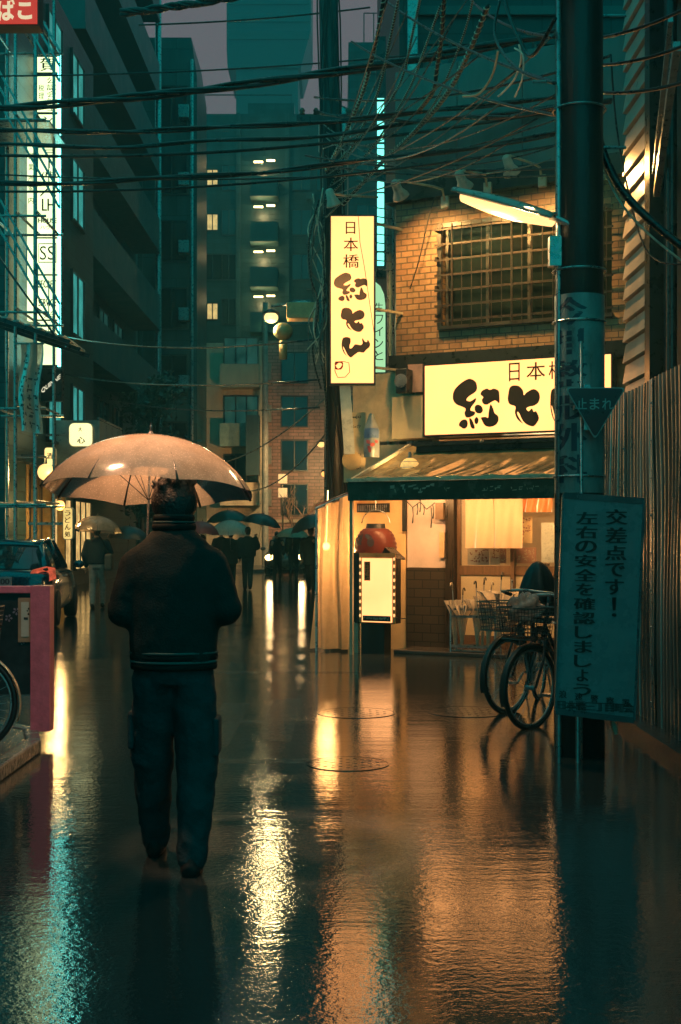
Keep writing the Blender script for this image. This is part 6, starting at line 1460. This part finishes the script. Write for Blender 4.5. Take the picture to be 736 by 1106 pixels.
c = P(568,657,10.2)
def bagf(i, j):
    a = 2*math.pi*i; b_ = math.pi*j; k = 1+.22*math.sin(3*a+5*b_)+.13*math.sin(7*a-3*b_); return c+V((.13*k*math.sin(b_)*math.cos(a), .10*k*math.sin(b_)*math.sin(a), .10*k*math.cos(b_)))
g.grid(bagf, 28, 16); g.build('sheet', film('crumpled_clear_bag', (.62,.5,.45), .55, .4, .1, .4), bg, smooth=True)
bicycle('bicycle half out of the frame at the far left, leaning behind the pink notice board', (-2.44,8.45,.09), R(84), R(6), True, False, mat('cream_mudguard', (.45,.38,.28), .3, metal=.4), (.02,.05,.06))

# ------------------------------------------------------------------ concrete pole beside the vertical sign
pq = P(369,578,19.0); pq.z = 0; LEAN = V((-.235,0,0))
t = thing('utility_pole', 'dark slender concrete pole rising behind the yellow vertical sign, wrapped with cables', 'utility pole', pq)
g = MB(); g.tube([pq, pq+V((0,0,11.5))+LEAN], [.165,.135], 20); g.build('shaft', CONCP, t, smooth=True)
for z in (7.5,): g = MB(); g.box(pq.x-.65,pq.x+.35,pq.y-.22,pq.y-.14,z,z+.09); g.build('crossarm', DARKM, t)
for z in (7.59,):
    for xx in (-.42,-.22,.25,.42): g = MB(); g.lathe([(.02,0),(.045,.02),(.03,.05),(.045,.07),(.02,.11),(0,.115)], pq+V((xx-.15,-.18,z)), 12); g.build('insulator', mat('brown_porcelain', (.12,.07,.05), .15), t, smooth=True)
g = MB()
for k in range(7): g.tube([pq+LEAN*(z/11.5)+V((.17*math.cos(k+z*.5),-.1-.07*abs(math.sin(k+z*.5)),z*1.0)) for z in range(1,11)], .012, 6)
g.build('cable_run', BLACK, t, smooth=True)
g = MB(); g.lathe([(0,0),(.22,0),(.24,.05),(.24,.62),(.2,.68),(0,.7)], pq+LEAN*.65+V((.05,.42,7.2)), 20); g.build('transformer', METALG, t, smooth=True)
# ------------------------------------------------------------------ cables
CAB = mat('black_cable', (.014,.014,.015), .3, var=.3); CABL = mat('pale_spiral_sheath', (.70,.64,.52), .35, var=.4, scale=15); CABT = mat('grey_teal_cable', (.12,.15,.14), .3)
def sagline(a, b, sag, n=24): return [V(a)*(1-i/n)+V(b)*(i/n)-V((0,0,sag*4*(i/n)*(1-i/n))) for i in range(n+1)]
def cable(label, a, b, sag, r, m=CAB, strands=1, grp='cables strung over the street', seed=0):
    t = MB(); L_ = sagline(a, b, sag)
    if strands == 1: t.tube(L_, r, 8)
    else:
        rn = random.Random(seed)
        for k in range(strands):
            ph = rn.uniform(0,6.28); t.tube([p+V((0, math.cos(ph+i*.8)*r*.8, math.sin(ph+i*.8)*r*.8)) for i, p in enumerate(L_)], r*.62, 6)
    o = t.build('overhead_cable', m, None, smooth=True, loc=tuple(L_[0])); tag(o, label, 'cable', grp); return o
hz = [  # left px,y, depth, right px,y, depth, sag, radius, strands, label
 (-40,119,17,640,28,15,.15,.042,4,'thick cable bundle rising to the right, crossing the two dark towers highest of the bundles'),
 (-40,140,17,640,98,15,.18,.028,3,'cable bundle just below the highest thick bundle'),
 (-40,156,18,640,106,16,.22,.034,3,'cable bundle over the upper lettering of the tall pale sign'),
 (-40,166,18,640,112,16,.25,.022,1,'single cable between the two bundles over the tall pale sign'),
 (-40,198,17,640,138,15,.18,.03,3,'cable bundle crossing the roof-shaped emblem of the tall pale sign'),
 (-40,206,17,640,150,15,.2,.016,1,'thin cable right under the bundle at the roof-shaped emblem'),
 (150,27,22,400,8,22,.05,.016,1,'thin cable against the mauve sky, second from the top'),
 (130,14,20,300,-12,20,.03,.05,4,'thick cable bundle against the mauve sky at the top'),
 (-40,82,21,460,58,21,.1,.014,1,'thin cable crossing the shoulder of the grey slab building'),
 (-40,186,20,660,168,17,.2,.013,1,'thin cable halfway down the tall pale sign'),
 (330,168,18,660,178,14,.12,.014,1,'thin cable in front of the grey parapet, upper one'),
 (345,178,18,660,186,14,.10,.011,1,'thin cable in front of the grey parapet, lower one'),
 (340,120,18.6,660,108,13,.16,.03,3,'cable bundle leading from the slender pole towards the near pole'),
 (340,105,18.6,660,60,13,.2,.016,1,'thin cable leading upward from the slender pole to the near pole'),
 (-30,330,34,345,366,19,.5,.014,1,'sagging cable far down the street at the height of the lamp box'),
 (-30,372,40,345,410,19,.5,.014,1,'sagging cable below the bright street lamp'),
 (60,410,45,345,440,19,.4,.013,1,'faint cable above the evergreen crown'),
 (240,520,30,362,455,18.9,.55,.012,1,'pale looping cable hanging down to the dark sign on the cream house'),
 (170,480,40,352,430,19,.8,.012,1,'cable looping across the brown block'),
]
for i, (x0,y0,d0,x1,y1,d1,sg,r,s,lb) in enumerate(hz): cable(lb, P(x0,y0,d0), P(x1,y1,d1), sg, r, CABT if i in (17,18) else CAB, s, seed=i)
def spiral(label, pts, r, m=CABL, wraps=5.5, core=CAB):
    """a dark cable with a pale spiral sheath wound round it"""
    P_ = [V(p) for p in pts]; q = []
    for i in range(len(P_)-1):
        p0, p1, p2, p3 = P_[max(i-1,0)], P_[i], P_[i+1], P_[min(i+2,len(P_)-1)]
        for k in range(12): t = k/12; q.append(.5*((2*p1)+(-p0+p2)*t+(2*p0-5*p1+4*p2-p3)*t*t+(-p0+3*p1-3*p2+p3)*t**3))
    q.append(P_[-1]); t = thing('sheathed_cable', label, 'cable', tuple(q[0]), 0, 'sheathed cables running to the slender pole')
    g = MB(); g.tube(q, r, 7); g.build('core', core, t, smooth=True)
    h = []; acc = 0; per = r*4.2
    for i in range(len(q)-1):
        d = q[i+1]-q[i]; n = max(2, int(d.length/(per/7))); u = d.orthogonal().normalized(); u = (V((1,0,0))-d.normalized()*d.normalized().x).normalized(); v = d.normalized().cross(u)
        for k in range(n): p = q[i]+d*(k/n); a = (acc+d.length*k/n)/per*2*math.pi; h.append(p+(u*math.cos(a)+v*math.sin(a))*r*1.08)
        acc += d.length
    g = MB(); g.tube(h, r*.30, 5); g.build('spiral_sheath', m, t, smooth=True)
A_ = lambda x, y, Y: P(x, y, Y)
spiral('sheathed cable farthest left, running down to the slender pole', [A_(416,-8,14.5),A_(405,50,15.2),A_(390,105,16.5),A_(365,160,18),A_(352,185,18.8)], .022)
spiral('sheathed cable second from the left, dropping past the light strip', [A_(432,-8,14),A_(421,45,15),A_(408,100,16.2),A_(385,150,17.8),A_(358,200,18.8)], .014)
spiral('sheathed cable third from the left, curving over the light strip', [A_(455,-8,13.5),A_(447,30,14.5),A_(432,90,16),A_(402,135,17.3),A_(360,180,18.8)], .013)
spiral('sheathed cable with a thin sheath, fourth from the left', [A_(476,6,13.5),A_(458,55,14.6),A_(440,100,15.8),A_(405,155,17.4),A_(356,212,18.8)], .012)
spiral('thick tan sheathed cable hanging nearly straight down', [A_(480,-6,13.2),A_(477,40,13.8),A_(472,75,14.3),A_(468,98,14.6),A_(452,120,15.6)], .022, mat('tan_sheath', (.60,.42,.26), .35, var=.4))
spiral('long sheathed cable farthest right, sweeping down behind the vertical sign', [A_(527,6,12.5),A_(505,60,13.4),A_(480,105,14.8),A_(448,142,16.2),A_(408,180,17.6),A_(370,222,18.7)], .024)
spiral('thin sheathed cable running beside the long right one', [A_(512,-6,12.8),A_(500,40,13.6),A_(470,110,15),A_(430,160,16.6),A_(352,235,18.8)], .010)
spiral('pale sheathed cable dangling down the slender pole, left side', [A_(345,215,18.7),A_(334,260,18.6),A_(336,300,18.6),A_(344,330,18.7),A_(338,380,18.7),A_(347,420,18.8)], .014, CABT)
spiral('pale sheathed cable dangling down the slender pole, right side', [A_(352,205,18.7),A_(349,260,18.6),A_(351,320,18.7),A_(346,372,18.7),A_(352,430,18.8),A_(353,480,18.8)], .012, CABT)
def hose(label, pts, r, m=CAB, cat='cable'):
    q = []; P_ = [V(p) for p in pts]
    for i in range(len(P_)-1):
        p0, p1, p2, p3 = P_[max(i-1,0)], P_[i], P_[i+1], P_[min(i+2,len(P_)-1)]
        for k in range(8): t = k/8; q.append(.5*((2*p1)+(-p0+p2)*t+(2*p0-5*p1+4*p2-p3)*t*t+(-p0+3*p1-3*p2+p3)*t**3))
    q.append(P_[-1]); g = MB(); g.tube(q, r, 7); o = g.build('loose_cable', m, None, smooth=True, loc=tuple(q[0])); tag(o, label, cat, 'loose cable ends by the near pole'); return o
hose('loose tan cable end hanging in a curl above the floodlights', [A_(538,55,10.5),A_(534,75,10.6),A_(527,90,10.7),A_(516,102,10.8),A_(500,104,10.9)], .010, mat('tan_sheath'))
hose('loose pale cable end curling left of the near pole, inner curl', [A_(561,48,10.0),A_(563,65,10.0),A_(556,85,10.1),A_(543,100,10.2),A_(538,104,10.2)], .008, CABL)
hose('loose pale cable end curling left of the near pole, outer curl', [A_(556,52,10.0),A_(565,60,9.9),A_(564,85,9.9),A_(556,105,10)], .007, CABL)
hose('tangled dark cable loop beside the top of the near pole', [A_(600,20,8.7),A_(575,60,9.2),A_(560,40,9.4),A_(548,10,9.6),A_(545,-10,9.7)], .014)
hose('dark cable loop crossing behind the tangled loop near the pole top', [A_(600,90,8.7),A_(560,75,9.6),A_(535,40,10.2),A_(540,0,10.4)], .012)
hose('thick black cable sagging from the near pole to the right edge', [A_(640,118,8.9),A_(652,165,8.9),A_(672,205,8.9),A_(705,240,8.8),A_(760,285,8.6)], .028)
hose('thin cable beside the thick black cable at the right edge', [A_(648,170,8.95),A_(668,215,8.95),A_(700,252,8.9),A_(760,300,8.7)], .008, CABL)
hose('thin cable swinging from the siding to the thick cable at the right', [A_(660,60,9.5),A_(668,150,9.6),A_(690,250,9.6),A_(712,282,9.5),A_(760,285,9.3)], .007)
hose('thin slack lead hanging across the bricks above the left of the barred window', [FM @ fl(470,212,.15), FM @ fl(462,240,.14), FM @ fl(453,280,.12), FM @ fl(443,312,.1)], .007)
for k, lb in enumerate(('first cable from the near pole across the top towards the sided house','second cable from the near pole across the top towards the sided house','third cable from the near pole across the top towards the sided house')):
    cable(lb, P(652,40+k*30,9), P(790,-20+k*45,7.5), .05, .012, CAB, 1, 'cables over the sided house')
for k, (x0,y0,x1,y1,lb) in enumerate(((405,-8,620,95,'dark cable crossing diagonally above the parapet to the near pole, upper'),(380,45,620,128,'dark cable crossing diagonally above the parapet to the near pole, lower'),(500,-10,600,40,'short dark cable at the very top beside the near pole'))):
    cable(lb, P(x0,y0,16), P(x1,y1,9.5), .12, .013, CAB, 1)

# the tangle: thin lines fanning out from the slender pole
rn = random.Random(21)
FAN = ((430,40),(470,22),(500,58),(520,112),(545,70),(560,128),(585,30),(590,96),(600,150),(420,12),(450,96),(535,150),(575,172),(610,118),(400,-6),(490,-8))
LBL = ('near the top of the frame','crossing the parapet','over the dark neighbour block')
for i, (x, y) in enumerate(FAN):
    cable('thin lead fanning out from the slender pole towards the near pole', P(352+rn.uniform(-3,5), 150+rn.uniform(-25,70), 18.75), P(x+20, y, 10.5+rn.uniform(0,4)), rn.uniform(.1,.4), rn.uniform(.006,.011), CAB if i % 3 else CABT, 1, 'leads fanning from the slender pole')
for i in range(9):
    x0 = 340+rn.uniform(-4,20); y0 = 190+rn.uniform(0,40); pts = [P(x0, y0, 18.7)]
    for k in range(5): pts.append(P(346+rn.uniform(-14,10), y0+35*(k+1)+rn.uniform(-8,8), 18.72+rn.uniform(-.08,.06)))
    o = hose('slack pale lead dangling down the slender pole', pts, rn.uniform(.006,.010), CABT if i % 2 else CABL); o['group'] = 'slack leads on the slender pole'

# ------------------------------------------------------------------ rain haze
hz_ = MB(); hz_.box(-118,118,-34,268,-1,78); hzo = hz_.build('haze', bpy.data.materials.new('rain_haze')); hzo['kind'] = 'stuff'
hm = hzo.data.materials[0]; hm.use_nodes = True; t = hm.node_tree; t.nodes.clear()
o_ = N(t, 'ShaderNodeOutputMaterial'); pv_ = N(t, 'ShaderNodeVolumePrincipled')
pv_.inputs['Color'].default_value = (.22,.78,.80,1); pv_.inputs['Density'].default_value = .0029; pv_.inputs['Anisotropy'].default_value = .55
t.links.new(pv_.outputs[0], o_.inputs['Volume'])
